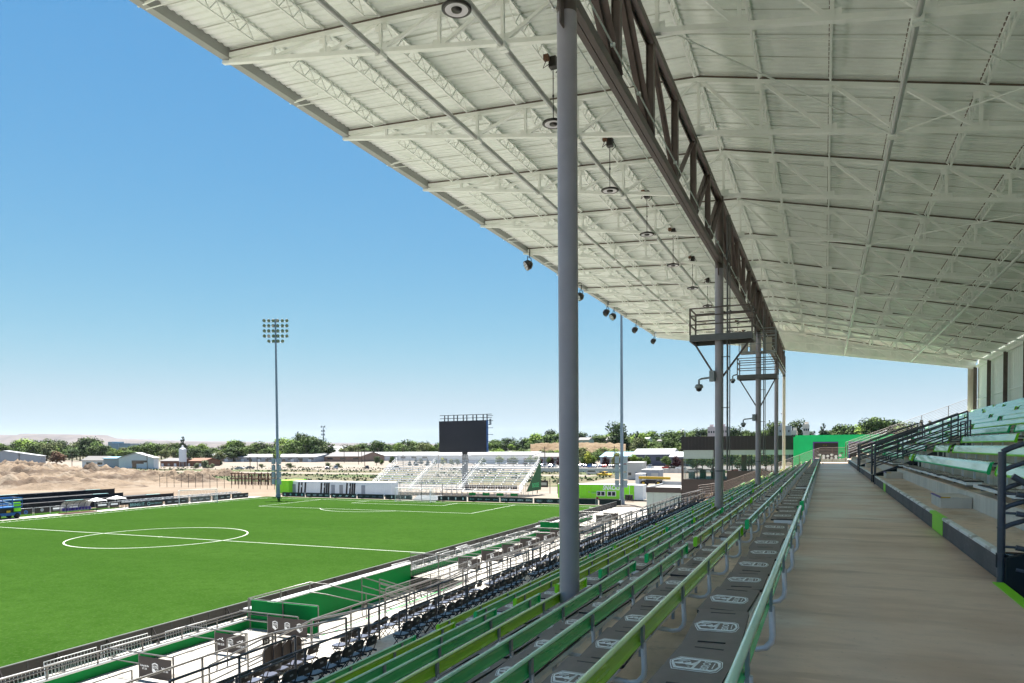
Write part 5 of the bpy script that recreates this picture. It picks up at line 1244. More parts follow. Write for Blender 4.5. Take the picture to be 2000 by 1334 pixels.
# blue boom lift
t = thing('scissor_lift', (-107.3, 65, GZ), 'blue lift machine with a railed basket at the left edge of the pitch', 'lift')
mb = MB(); mb.box(-108.3, -106.3, 62.6, 66.3, GZ+.45, GZ+.85, 'blue_steel'); mb.box(-108.1, -106.5, 63, 66, GZ+.86, GZ+1.5, 'lamp_black'); mb.build('chassis', t)
for y in (63.2, 65.8):
    for x in (-108.2, -106.4): mb = MB(); mb.lathe([(0, -.15), (.38, -.15), (.38, .15), (0, .15)], (x, y, GZ+.39), 'tyre', 14, Vector((1, 0, 0))); mb.build('wheel', t)
mb = MB(); mb.box(-108.4, -106.2, 62.4, 66.5, GZ+1.52, GZ+1.7, 'blue_steel'); mb.build('platform', t)
for z in (2.1, 2.55, 2.95):
    mb = MB(); mb.tube([(-106.2, 62.4, GZ+z), (-106.2, 66.5, GZ+z), (-108.4, 66.5, GZ+z), (-108.4, 62.4, GZ+z), (-106.2, 62.4, GZ+z)], .04, 'blue_steel', 6); mb.build('rail', t)
for y in (62.4, 63.8, 65.1, 66.5):
    for x in (-106.2, -108.4): mb = MB(); mb.tube([(x, y, GZ+1.7), (x, y, GZ+2.95)], .04, 'blue_steel', 6); mb.build('rail_post', t)
mb = MB(); mb.box(-106.45, -106.25, 65.4, 66.3, GZ+1.0, GZ+2.3, 'lime_paint'); mb.box(-106.28, -106.2, 64.3, 64.8, GZ+.9, GZ+1.2, 'yellow_paint'); mb.build('control_panel', t)
mb = MB(); mb.beam((-107.5, 62.8, GZ+2.8), (-107, 65, GZ+1.9), .3, .1, 'white_steel'); mb.beam((-107.8, 63.5, GZ+2.9), (-107.1, 65.5, GZ+2.1), .2, .1, 'white_paint'); mb.build('stored_panel', t)

# wire fence posts on the far side
t = thing('wire_fence', (-125, 125, GZ), 'thin dark post and wire fence running across behind the far touchline', 'fence')
pts = [(xat(px, 135, -8), 135) for px in range(312, 545, 14)]
for x, y in pts: mb = MB(); mb.tube([(x, y, GZ), (x, y, GZ+3.4)], .06, 'lamp_black', 5); mb.build('post', t)
for h in (1.2, 2.2, 3.2): mb = MB(); mb.beam((pts[0][0], 135, GZ+h), (pts[-1][0], 135, GZ+h), .03, .03, 'lamp_black'); mb.build('wire', t)
t = thing('rack_structure', (-135, 150, GZ), 'rusty steel rack structure beyond the far corner', 'rack')
for k in range(14): x = xat(452+k*6.5, 150, -8); mb = MB(); mb.box(x-.12, x+.12, 150, 150.2, GZ, GZ+3.1+random.random()*.4, 'rust'); mb.build('upright', t)
for z in (1.5, 2.9): mb = MB(); mb.box(xat(450, 150, -8), xat(540, 150, -8), 149.9, 150.2, GZ+z, GZ+z+.25, 'rust'); mb.build('beam', t)
for k in range(30): x = xat(460+k*2.7, 152, -8); mb = MB(); mb.box(x-.05, x+.05, 152, 152.1, GZ, GZ+2+random.random(), 'clad_dark'); tag(mb.build('rod', t))

# dirt piles
def dirt_pile(px, Y, w, d, h, seed, label, mt='pile'):
    x = xat(px, Y, -8); t = None; mb = MB(); n = 64; m_ = 40; vs = []
    for j in range(m_+1):
        for i in range(n+1):
            u = i/n*2-1; v = j/m_*2-1; r_ = max(0, 1-(abs(u)**2.4+abs(v)**2.2))**.75
            q = Vector((u*w/9+seed*5, v*d/9, seed)); nn = noise.fractal(q, 1.0, 2.1, 5)
            vs.append((u*w/2, v*d/2, h*r_*(.62+.75*nn)+1.0*r_*noise.noise(q*4)+.5*r_*noise.noise(q*11)-.1))
    fs = [(j*(n+1)+i, j*(n+1)+i+1, (j+1)*(n+1)+i+1, (j+1)*(n+1)+i) for j in range(m_) for i in range(n)]
    mb.add(vs, fs, mt, True); o = mb.build('dirt_pile', loc=(x, Y, GZ-.05)); tag(o, label, 'dirt pile', 'heaps of excavated soil')
P_ = [(35, 128, 90, 34, 3.4, 'low tan soil heap directly behind the screening fence at the left'), (180, 150, 70, 28, 3.1, 'tan soil heap behind the fence, right of the first'), (-20, 160, 80, 36, 4.6, 'tall dirt ridge at the left edge of the picture'), (110, 178, 100, 34, 4.6, 'long grey topped dirt ridge under the rust coloured tree'), (215, 196, 70, 26, 2.6, 'far low dirt ridge in the centre of the dirt yard'), (340, 162, 40, 16, 3.0, 'brown soil heap above the movable goal'), (432, 200, 24, 12, 2.4, 'small pale sand heap near the mast'), (245, 150, 14, 10, 1.8, 'small cone of soil beside the long ridge'), (20, 215, 80, 24, 5.4, 'pale sand bank below the grey shed at the left')]
for k, (px, Y, w, d, h, lab) in enumerate(P_): dirt_pile(px, Y, w, d, h, k*3.7+1, lab)

# the summer air: one closed box of thin haze round the whole place
def haze():
    m = bpy.data.materials.new('haze_air'); m.use_nodes = True; n = m.node_tree.nodes; n.clear()
    v = n.new('ShaderNodeVolumePrincipled'); v.inputs['Color'].default_value = (.80, .88, 1, 1); v.inputs['Density'].default_value = HAZE; v.inputs['Anisotropy'].default_value = .2
    o = n.new('ShaderNodeOutputMaterial'); m.node_tree.links.new(v.outputs[0], o.inputs['Volume']); MAT['haze'] = m
    mb = MB(); mb.box(-26000, 22000, -2500, 15000, GZ-14, 420, 'haze'); tag(mb.build('haze'), kind='stuff')
HAZE = 1.7e-5
haze()

# ================================================================== clubhouse and green building at the far end
t = thing('clubhouse', (-17, 92, GZ), 'dark clad clubhouse with a long glazed front beyond the end of the stand', 'building')
yb = 92.0; x0, x1 = -16.7, -3.2
mb = MB(); mb.box(x0, x1, yb, yb+12, -.53, 1.18, 'clad_dark'); mb.build('upper_cladding', t)
for k in range(int((x1-x0)/.42)): mb = MB(); mb.box(x0+k*.42+.02, x0+k*.42+.05, yb-.03, yb-.001, -.52, 1.17, 'clad_dark'); tag(mb.build('cladding_seam', t), kind='stuff') if False else mb.build('cladding_seam', t)
mb = MB(); mb.box(x0+.25, x0+3.95, yb+.05, yb+.4, -1.6, -.531, 'grey_band'); mb.box(x0+4.6, x1, yb+.12, yb+.4, -1.12, -.531, 'grey_band'); mb.build('fascia_band', t)
mb = MB(); mb.box(x0+4.0, x0+4.58, yb+.0, yb+.3, -1.4, -.531, 'clad_dark'); mb.build('corner_box', t)
mb = MB(); mb.box(x0, x0+.27, yb, yb+.2, -4.3, -1.6, 'clad_brown'); mb.box(x0+.27, x1, yb+.02, yb+.2, GZ, -4.2, 'clad_brown'); mb.box(x0, x0+.26, yb, yb+.2, GZ, -4.31, 'clad_brown'); mb.build('lower_cladding', t)
mb = MB(); mb.box(x0+.3, x1, yb+.25, yb+11.5, -4.6, -4.25, 'clad_dark'); mb.build('interior_floor', t)
mb = MB(); mb.box(x0+.02, x0+.1, yb+.2, yb+12, GZ, -4.3, 'clad_brown'); mb.box(x0, x1, yb+11.6, yb+12, GZ, -4.3, 'clad_brown'); mb.build('side_wall', t)
for q in range(5): mb = MB(); mb.box(x0+2.2+q*2.6, x0+2.35+q*2.6, yb+11.6, yb+11.8, -4.25, -.54, 'clad_dark'); mb.build('rear_mullion', t)
mb = MB(); mb.box(x0+6.9, x0+7.5, yb+4, yb+4.6, -4.24, -.6, 'wall_brown'); mb.build('interior_column', t)
for k in range(10):
    mb = MB(); xx = x0+.7+k*1.25; mb.box(xx, xx+.7, yb+1.2+(k % 3), yb+2+(k % 3), -4.19, -3.3+(k % 2)*.3, 'clad_dark' if k % 3 else 'shed_wall'); mb.build('interior_table', t)
xs2 = [x0+.27, x0+1.95, x0+3.95, x0+5.6, x0+8.2, x0+10.2, x1]
for a, b in zip(xs2[:-1], xs2[1:]):
    top = -1.6 if b <= x0+3.96 else -1.12; bot = -4.2 if b < x0+8 else -3.1
    mb = MB(); mb.box(a+.05, b-.05, yb+.1, yb+.115, bot, top-.02, 'cb_glass'); mb.build('window_pane', t)
    mb = MB(); mb.box(b-.045, b+.045, yb+.08, yb+.16, bot, top-.02, 'clad_dark'); mb.build('mullion', t)
mb = MB(); mb.box(x0+5.6, x1, yb+.03, yb+.18, -4.2, -3.1, 'clad_brown'); mb.build('spandrel', t)
t = thing('low_annex', (-21, 90, GZ), 'low dark parapet annex with a pale flat roof left of the clubhouse', 'building')
mb = MB(); mb.box(-21.2, -16.75, 91.9, 92.05, -5.95, -5.27, 'clad_brown'); mb.box(-21.2, -21.0, 92.06, 102, -5.95, -5.27, 'metal_grey'); mb.box(-21.2, -16.75, 102, 102.2, -5.95, -5.0, 'metal_grey'); mb.build('parapet', t)
mb = MB(); mb.box(-20.99, -16.75, 92.06, 101.9, -5.95, -5.5, 'roof_membrane'); mb.build('roof', t)
mb = MB(); mb.box(-21.15, -16.75, 92.0, 102, GZ, -5.96, 'grey_band'); mb.build('wall', t)
for x in (-20.3, -18.6, -17.9): mb = MB(); mb.box(x, x+.06, 91.97, 91.995, GZ+.1, -6.0, 'metal_grey'); mb.build('joint', t)
t = thing('green_building', (-3, 88, GZ), 'plain bright green building wall with purple framed openings', 'building')
mb = MB(); mb.box(-3.1, 9.0, 88, 96, GZ, 1.13, 'pale_green_wall'); mb.box(-3.3, -3.1, 87.9, 96, GZ, .95, 'pale_green_wall'); mb.build('wall', t)
for a, b in ((-1.25, 1.35), (2.4, 6.0)):
    mb = MB(); mb.box(a, b, 87.93, 87.995, -3.5, .36, 'purple_paint'); mb.build('door_frame', t)
    mb = MB(); mb.box(a+.13, b-.02, 87.90, 87.925, -3.5, .24, 'clad_dark'); mb.build('door', t)
    for q in range(3): mb = MB(); mb.box(a+1.05+q*.16, a+1.12+q*.16, 87.88, 87.895, -.06, .02, 'leaf_yellow'); mb.build('door_number', t)
mb = MB()
for k in range(12): mb.lathe([(.16, 0), (0, .01)], Vector((-.55+(k % 6)*.42, 87.86, -1.55+(k//6)*.35+.1*sin(k*2.3))), 'print_white', 8, Vector((0, -1, 0)))
mb.build('sticker', t)
mb = MB(); mb.box(1.6, 1.85, 87.9, 87.99, -.95, -.85, 'clad_dark'); mb.build('wall_lamp', t)

# ================================================================== trees
def rcol(): return random.random()
def tree_proto(name, kind, leaf, h=10, seed=1):
    rnd = random.Random(seed); t = bpy.data.objects.new(name, None); COL.objects.link(t)
    tr = MB()
    if kind == 'round':
        cr = h*.40; base = h*.22
        tr.tube([(0, 0, -.5), (rnd.uniform(-.2, .2), 0, base), (0, 0, h*.6)], h*.028, 'bark', 7, r2=h*.012)
        lobes = []
        for k in range(11):
            a = rnd.uniform(0, 2*pi); rr = cr*rnd.uniform(.25, .75); z = base+(h-base)*rnd.uniform(.22, .85)
            rr *= 1-.45*max(0, (z/h-.55)/.45); lobes.append((Vector((rr*cos(a), rr*sin(a), z)), h*rnd.uniform(.13, .22)))
        lobes.append((Vector((0, 0, h*.82)), h*.17)); lobes.append((Vector((0, 0, h*.5)), h*.26))
        for c, r in lobes[:6]: tr.tube([(0, 0, base*.9), c*.6+Vector((0, 0, base*.3)), c], h*.012, 'bark', 5, r2=h*.004)
    elif kind == 'cone':
        tr.tube([(0, 0, -.5), (0, 0, h*.9)], h*.02, 'bark', 6, r2=h*.004); lobes = []
        n = 13
        for k in range(n):
            z = h*(.10+.86*k/n); r = h*.20*(1-k/n)**.8+.12
            m_ = max(2, int(7*(1-k/n)))
            for q in range(m_): a = rnd.uniform(0, 2*pi); lobes.append((Vector((r*.7*cos(a), r*.7*sin(a), z+rnd.uniform(-.2, .2))), max(.35, r*.6)))
    else:  # column / low shrub
        tr.tube([(0, 0, -.3), (0, 0, h*.5)], h*.02, 'bark', 5); lobes = []
        for k in range(9): a = rnd.uniform(0, 2*pi); lobes.append((Vector((h*.22*cos(a)*rnd.random(), h*.22*sin(a)*rnd.random(), h*rnd.uniform(.2, .8))), h*rnd.uniform(.16, .24)))
    cr_ = MB(); tot = sum(r*r for _, r in lobes); N = 1500
    for c, r in lobes:
        for _ in range(int(N*r*r/tot)):
            d = Vector((rnd.gauss(0, 1), rnd.gauss(0, 1), rnd.gauss(0, 1))).normalized()*(r*rnd.random()**.28*(1.12 if rnd.random() < .2 else 1)); p = c+d
            s = h*rnd.uniform(.016, .034); nrm = (d.normalized()+Vector((rnd.gauss(0, .5), rnd.gauss(0, .5), rnd.gauss(0, .5)+.3))).normalized()
            a = nrm.orthogonal().normalized(); a.rotate(Matrix.Rotation(rnd.uniform(0, 6.28), 3, nrm)); b = nrm.cross(a)
            cr_.add([p-a*s-b*s*.7, p+a*s-b*s*.6, p+a*s*.7+b*s, p-a*s*.8+b*s*.7], [(0, 1, 2, 3)], leaf)
    tr.build('trunk', t, loc=(0, 0, 0)); cr_.build('crown', t, loc=(0, 0, 0))
    return t
PT = {}
for nm, kd, lf, sd_ in (('mid', 'round', 'leaf_mid', 1), ('mid2', 'round', 'leaf_mid', 5), ('dark', 'round', 'leaf_dark', 2), ('bright', 'round', 'leaf_bright', 3), ('olive', 'round', 'leaf_olive', 4), ('conifer', 'cone', 'leaf_conifer', 6), ('red', 'column', 'leaf_red', 7), ('yellow', 'column', 'leaf_yellow', 8), ('column', 'column', 'leaf_mid', 9), ('grey', 'column', 'leaf_grey', 10), ('rust', 'round', 'leaf_rust', 11)):
    PT[nm] = tree_proto('broadleaf_tree' if kd == 'round' else 'conifer_tree' if kd == 'cone' else 'ornamental_tree', kd, lf, 10, sd_)
WORD = {'mid': 'green leafy', 'mid2': 'green spreading', 'dark': 'dark green', 'bright': 'bright green', 'olive': 'olive green', 'conifer': 'dark pointed conifer', 'red': 'dark red leaved', 'yellow': 'yellow green', 'column': 'narrow green', 'grey': 'grey green bushy', 'rust': 'rust brown leaved'}
tc_ = {}; firstuse = set()
def place_tree(px, Y, base_z, h, kind, where, wsc=1.0):
    x = xat(px, Y, 0); key = (kind, where); tc_[key] = tc_.get(key, 0)+1
    lab = f"{ordn(tc_[key])} {WORD[kind]}{' tree' if 'conifer' not in kind else ''} from the left {where}"
    s = h/10; loc = (x, Y, base_z); rz = random.uniform(0, 6.28); sc = (s*wsc, s*wsc, s)
    if kind not in firstuse:
        o = PT[kind]; firstuse.add(kind); o.location = loc; o.rotation_euler = (0, 0, rz); o.scale = sc; o['label'] = lab
    else: o = copy_tree(PT[kind], loc, rz, lab, sc)
    o['category'] = 'tree'; o['group'] = 'trees '+where; return o
def band(px0, px1, step, Y, ytop, kinds, where, jit=4, base=None, hmin=5):
    px = px0
    while px < px1:
        Yj = Y*random.uniform(.94, 1.08); top = aty(px, ytop(px)+random.uniform(-jit, jit), Yj).z; bz = GZ if base is None else base(px, Yj)
        h = max(hmin, top-bz)*random.uniform(.86, 1.14); place_tree(px, Yj, bz, h*1.03, random.choice(kinds), where, random.uniform(1.25, 1.75)); px += step*random.uniform(.7, 1.3)
random.seed(21)
# left horizon tree belt
tops = [(0, 868), (60, 862), (100, 860), (130, 868), (170, 858), (185, 856), (210, 872), (240, 874), (290, 864), (340, 868), (400, 872), (440, 868), (500, 866), (540, 872), (570, 858), (610, 855), (640, 870), (700, 872), (770, 866), (800, 862), (850, 868), (900, 866), (980, 872), (1100, 868)]
def lerp(tb, x):
    for (a, ya), (b, yb_) in zip(tb[:-1], tb[1:]):
        if a <= x <= b: return ya+(yb_-ya)*(x-a)/(b-a)
    return tb[0][1] if x < tb[0][0] else tb[-1][1]
band(-20, 860, 12, 520, lambda p: lerp(tops, p)+1, ['mid', 'mid2', 'dark', 'mid', 'olive', 'bright'], 'in the long belt on the left skyline')
band(-10, 560, 16, 430, lambda p: lerp(tops, p)+9, ['mid', 'mid2', 'dark', 'bright', 'olive'], 'in the front rank of the left tree belt')
band(640, 900, 12, 640, lambda p: lerp(tops, p)+6, ['mid', 'olive', 'dark'], 'behind the far warehouses')
place_tree(358, 420, GZ, aty(358, 848, 420).z-GZ, 'conifer', 'standing alone above the left tree belt')
for px, kd, yt in ((172, 'dark', 856), (186, 'mid', 860), (575, 'mid', 858), (600, 'mid2', 854), (620, 'dark', 857), (470, 'mid2', 862), (455, 'mid', 864)): place_tree(px, 440, GZ, aty(px, yt, 440).z-GZ, kd, 'rising above the left tree belt', 1.2)
o = place_tree(110, 300, GZ, aty(110, 880, 300).z-GZ, 'rust', 'between the grey shed and the fenced yard', 1.5)
for px, Y, yt, k, w in ((384, 271, 903, 'grey', 1.6), (400, 272, 897, 'grey', 1.6), (414, 275, 904, 'grey', 1.5), (640, 300, 902, 'grey', 2), (660, 300, 903, 'grey', 2), (200, 300, 897, 'conifer', 2.2), (214, 300, 899, 'conifer', 2), (425, 330, 884, 'conifer', 1.4), (565, 300, 903, 'grey', 3), (510, 300, 905, 'grey', 3)):
    place_tree(px, Y, GZ, aty(px, yt, Y).z-GZ, k, 'on the open ground before the sheds', w)
for px, k in ((735, 'dark'), (745, 'column'), (765, 'dark'), (800, 'conifer'), (812, 'conifer'), (822, 'dark'), (835, 'conifer'), (850, 'column'), (865, 'yellow'), (882, 'yellow'), (893, 'column'), (941, 'column'), (975, 'bright'), (1002, 'mid'), (1025, 'red'), (1035, 'mid'), (1048, 'mid'), (1056, 'red'), (1078, 'red'), (1074, 'column'), (1091, 'red')):
    place_tree(px, 345, GZ, aty(px, random.uniform(888, 893) if px > 960 else random.uniform(891, 897), 345).z-GZ, k, 'in the planted row before the warehouses', 1.3)
# bluff on the right with trees and houses
def bluff_h(px, Y):    # ground level of the bluff at that place
    f = max(0, min(1, (Y-480)/90)); lo = 6.0+5.5*max(0, min(1, (px-900)/700)); return GZ+lo*f*max(0, min(1, (px-860)/160))
mb = MB(); vs = []; nx, ny = 90, 26; pxs = [840+i*(2300-840)/nx for i in range(nx+1)]; Ys = [470+j*12 for j in range(12)]+[620+j*30 for j in range(15)]
for Y in Ys:
    for px in pxs: vs.append((xat(px, Y, 0), Y, bluff_h(px, Y)+1.2*noise.noise(Vector((px*.03, Y*.03, 1)))))
n1 = len(pxs); fs = [(j*n1+i, j*n1+i+1, (j+1)*n1+i+1, (j+1)*n1+i) for j in range(len(Ys)-1) for i in range(nx)]
mb.add(vs, fs, 'bluff', True); struct(mb, 'hill_bluff')
mb = MB(); vs = []; nn = 60
for i in range(nn+1):
    px = 1036+i*(1222-1036)/nn; sag = 1-abs(i/nn*2-1)**3
    for q, (yy3, Y) in enumerate(((884, 476), (880, 480), (874, 484), (868.5-sag*2+2.2*noise.noise(Vector((i*.35, 5, 0))), 488), (867-sag*2.5+2.5*noise.noise(Vector((i*.35, 5, 0))), 500))):
        v = aty(px, yy3, Y+2.5*noise.noise(Vector((i*.4, q*1.3, 0)))); vs.append(v if sag > .02 or True else v)
mb.add(vs, [(i*5+q, (i+1)*5+q, (i+1)*5+q+1, i*5+q+1) for i in range(nn) for q in range(4)], 'cliff', True); struct(mb, 'cliff')
topr = [(940, 866), (960, 858), (1000, 855), (1040, 852), (1090, 844), (1130, 846), (1180, 842), (1250, 838), (1300, 842), (1350, 838), (1400, 842), (1480, 840), (1540, 838), (1600, 836), (1700, 822), (1760, 822), (1900, 830), (2300, 830)]
band(950, 1760, 12.5, 640, lambda p: lerp(topr, p)+3, ['mid', 'dark', 'mid2', 'conifer', 'dark', 'bright'], 'on the skyline of the bluff', 3, lambda p, Y: bluff_h(p, Y)-1, 6)
band(965, 1560, 13, 560, lambda p: lerp(topr, p)+13, ['mid', 'mid2', 'bright', 'olive', 'dark'], 'on the upper slope of the bluff', 3, lambda p, Y: bluff_h(p, Y)-1, 5)
band(1225, 1560, 12, 500, lambda p: 864, ['mid', 'mid2', 'olive', 'bright'], 'on the lower slope of the bluff', 4, lambda p, Y: GZ+3, 5)
band(960, 1340, 12, 455, lambda p: 879, ['olive', 'bright', 'mid'], 'at the foot of the bluff', 3, None, 4)
for px, k, yt in ((1205, 'dark', 828), (1245, 'conifer', 838), (1310, 'mid', 843), (1333, 'conifer', 835), (1362, 'conifer', 838), (1555, 'dark', 824), (1575, 'conifer', 826), (1608, 'conifer', 822), (1640, 'mid', 826), (1665, 'conifer', 828), (1700, 'dark', 821), (1715, 'mid2', 818), (1742, 'conifer', 814), (1722, 'mid', 822), (1510, 'mid2', 826), (1460, 'mid', 840), (1435, 'dark', 836), (1800, 'conifer', 815), (1815, 'conifer', 816), (1780, 'mid', 822)):
    place_tree(px, 520, bluff_h(px, 540)-1, aty(px, yt, 520).z-bluff_h(px, 540)+1, k, 'standing tall along the bluff edge', 1.1)
for px, k in ((1126, 'conifer'), (1150, 'yellow'), (1140, 'column'), (1152, 'red'), (1180, 'red'), (1226, 'red'), (1250, 'column'), (1264, 'column'), (1302, 'column'), (1318, 'red'), (1322, 'red'), (1236, 'bright'), (1155, 'bright'), (1205, 'yellow')):
    place_tree(px, 322, GZ, aty(px, random.uniform(886, 892) if k != 'yellow' else 880, 322).z-GZ, k, 'beside the car park', 1.15)

# ================================================================== sheds, houses, far features
def shed(px0, px1, Y, y_eave, y_ridge, depth, mw, mr, label, ridge_along='x', windows=0, cat='building', base=None, name='warehouse', doors=0):
    x0, x1 = xat(px0, Y, -5), xat(px1, Y, -5); pm_ = (px0+px1)/2; ze = aty(pm_, y_eave, Y).z; zr = aty(pm_, y_ridge, Y).z; bz = GZ-.3 if base is None else base
    t = thing(name, ((x0+x1)/2, Y, bz), label, cat)
    mb = MB()
    if ridge_along == 'x':
        mb.prism([(Y, bz), (Y+depth, bz), (Y+depth, ze), (Y+depth/2, zr-.05), (Y, ze)], 'x', x0, x1, mw); mb.build('wall', t)
        for s in (0, 1):
            mb = MB(); a = (Y-.5, ze) if s == 0 else (Y+depth+.5, ze); m_ = (Y+depth/2, zr+.1)
            mb.prism([a, m_, (m_[0], m_[1]+.25), (a[0], a[1]+.25)], 'x', x0-.4, x1+.4, mr); mb.build('roof', t)
    else:
        xm = (x0+x1)/2; mb.prism([(x0, bz), (x1, bz), (x1, ze), (xm, zr-.05), (x0, ze)], 'y', Y, Y+depth, mw); mb.build('wall', t)
        for a in (x0-.5, x1+.5): mb = MB(); mb.prism([(a, ze), (xm, zr+.1), (xm, zr+.35), (a, ze+.25)], 'y', Y-.4, Y+depth+.4, mr); mb.build('roof', t)
    H = ze-bz
    for k in range(windows):
        xc = x0+(x1-x0)*(k+.6)/windows; mb = MB(); mb.box(xc-(x1-x0)/windows*.22, xc+(x1-x0)/windows*.22, Y-.06, Y-.01, bz+H*.5, bz+H*.8, 'window_dark'); mb.build('window', t)
    for k in range(doors):
        xc = x0+(x1-x0)*(k+.35)/doors; mb = MB(); mb.box(xc-(x1-x0)/doors*.18, xc+(x1-x0)/doors*.18, Y-.08, Y-.01, bz, bz+H*.62, 'window_dark' if k % 2 else 'shed_white'); mb.build('door', t)
    return t
shed(-60, 80, 300, 891, 881, 3, 'shed_wall', 'shed_roof', 'large grey metal shed at the left edge beyond the dirt ridge', 'y')
shed(232, 300, 262, 895, 885, 3, 'shed_white', 'shed_roof', 'pale gabled metal shed with one dark window in the yard', 'y', windows=1, doors=3)
shed(202, 238, 264, 896, 893, 8, 'shed_wall', 'roof_blue', 'low blue banded annex left of the pale gabled shed')
shed(160, 204, 268, 900, 892, 8, 'shed_white', 'roof_dark', 'small house with a dark roof beside the blue annex', windows=2)
shed(437, 616, 420, 893, 888, 26, 'shed_wall', 'shed_roof', 'long low grey storage building left of the hangars', windows=9, doors=11)
shed(405, 445, 430, 890, 885, 20, 'wall_brown', 'shed_roof', 'brick coloured small building at the end of the long storage row', windows=2)
shed(545, 602, 560, 885, 876, 6, 'shed_wall', 'shed_roof', 'pale roofed hangar behind the storage row', 'y')
shed(603, 668, 540, 885, 872, 50, 'shed_wall', 'shed_roof', 'bright white roofed hangar in the middle distance')
shed(655, 765, 640, 884, 876, 50, 'roof_dark', 'roof_dark', 'long dark grey roof right of the white hangar')
shed(630, 705, 430, 892, 884, 30, 'wall_brown', 'roof_dark', 'low brown building with a grey roof before the hangars', windows=3)
shed(694, 860, 470, 890, 884, 40, 'shed_white', 'shed_roof', 'long white warehouse left of the scoreboard', windows=8)
shed(842, 925, 400, 890, 884, 30, 'shed_white', 'shed_roof', 'white warehouse behind the scoreboard post', doors=4)
shed(922, 1040, 392, 889, 884, 30, 'shed_white', 'shed_roof', 'white warehouse with a dark bay right of the scoreboard', doors=2)
shed(940, 1100, 560, 886, 880, 30, 'shed_white', 'roof_dark', 'row of low grey roofed buildings behind the right warehouse', windows=6)
shed(1040, 1092, 372, 893, 886, 24, 'shed_wall', 'roof_dark', 'grey shed with dark roof left of the big column', windows=2)
shed(1172, 1240, 365, 893, 884, 24, 'shed_wall', 'roof_blue', 'grey building with a pale blue hipped roof behind the parked cars', windows=3)
shed(1236, 1312, 350, 888, 878, 20, 'wall_slate', 'shed_roof', 'slate blue two storey building with a white roof', windows=4)
shed(1308, 1345, 345, 893, 884, 20, 'wall_slate', 'shed_roof', 'slate blue annex with a white roof beside the clubhouse', windows=1)
# homes on the bluff
for k, (px0, px1, Y, ye, yr, mw, mr) in enumerate(((1184, 1208, 520, 860, 853, 'wall_brown', 'roof_dark'), (1128, 1150, 540, 860, 855, 'wall_cream', 'roof_dark'), (1256, 1266, 540, 858, 855, 'wall_cream', 'shed_roof'), (1283, 1292, 530, 862, 859, 'wall_brown', 'roof_dark'))):
    shed(px0, px1, Y, ye, yr, 14, mw, mr, ['brown house on the bluff above the sandy cliff', 'cream house on the bluff left of the column of the mast', 'tiny white roofed house among the bluff trees', 'small brown house among the bushes right of the mast'][k], windows=3, base=bluff_h(px0, Y)-2, name='house')
for k, (px0, px1, yt, mt, lab) in enumerate(((1382, 1396, 834, 'wall_pink', 'pale pink block building left of the second column'), (1405, 1420, 833, 'wall_pink', 'pale pink block building with a tower right of the second column'), (1520, 1545, 832, 'shed_wall', 'grey lilac block building behind the fourth column'), (1545, 1556, 841, 'wall_cream', 'low pale block next to the lilac building'), (1568, 1580, 829, 'riser_concrete', 'narrow grey concrete tower above the green building'))):
    Y = 480; x0_, x1_ = xat(px0, Y, 5), xat(px1, Y, 5); zt4 = aty(px0, yt, Y).z; bz = bluff_h(px0, Y)
    t = thing('block_building', (x0_, Y, bz), lab, 'building', 'institution buildings on the bluff'); mb = MB(); mb.box(x0_, x1_, Y, Y+15, bz-3, zt4, mt); mb.build('wall', t)
    mb = MB(); mb.box(x0_+1, x0_+3.2, Y+2, Y+5, zt4+.001, zt4+1.6, mt); mb.build('roof_housing', t)
    for q in range(3): mb = MB(); xx = x0_+(x1_-x0_)*(q+.3)/3; mb.box(xx, xx+.9, Y-.06, Y-.01, zt4-4, zt4-2.6, 'window_dark'); mb.build('window', t)
# silo
x = xat(357, 300, -5); t = thing('silo', (x, 300, GZ), 'white cylindrical silo standing on legs before the tree belt', 'silo')
zt4 = aty(357, 877, 300).z; mb = MB(); mb.tube([(x, 300, zt4-7.3), (x, 300, zt4)], 2.0, 'shed_white', 16); mb.lathe([(2.0, 0), (.6, 1.2), (.5, 1.9), (0, 2.0)], (x, 300, zt4), 'metal_grey', 12); mb.build('tank', t)
mb = MB()
for a in range(4): mb.tube([(x+1.7*cos(a*pi/2+.6), 300+1.7*sin(a*pi/2+.6), GZ-.3), (x+1.7*cos(a*pi/2+.6), 300+1.7*sin(a*pi/2+.6), zt4-7)], .18, 'shed_wall', 6)
mb.build('legs', t)
for k, (px0, px1, Y, lab) in enumerate(((313, 350, 300, 'rusty roofed open workshop left of the silo'), (365, 398, 306, 'red brown shed right of the silo'))): shed(px0, px1, Y, 901, 896, 12, 'rust', 'rust' if k else 'roof_dark', lab, doors=3)
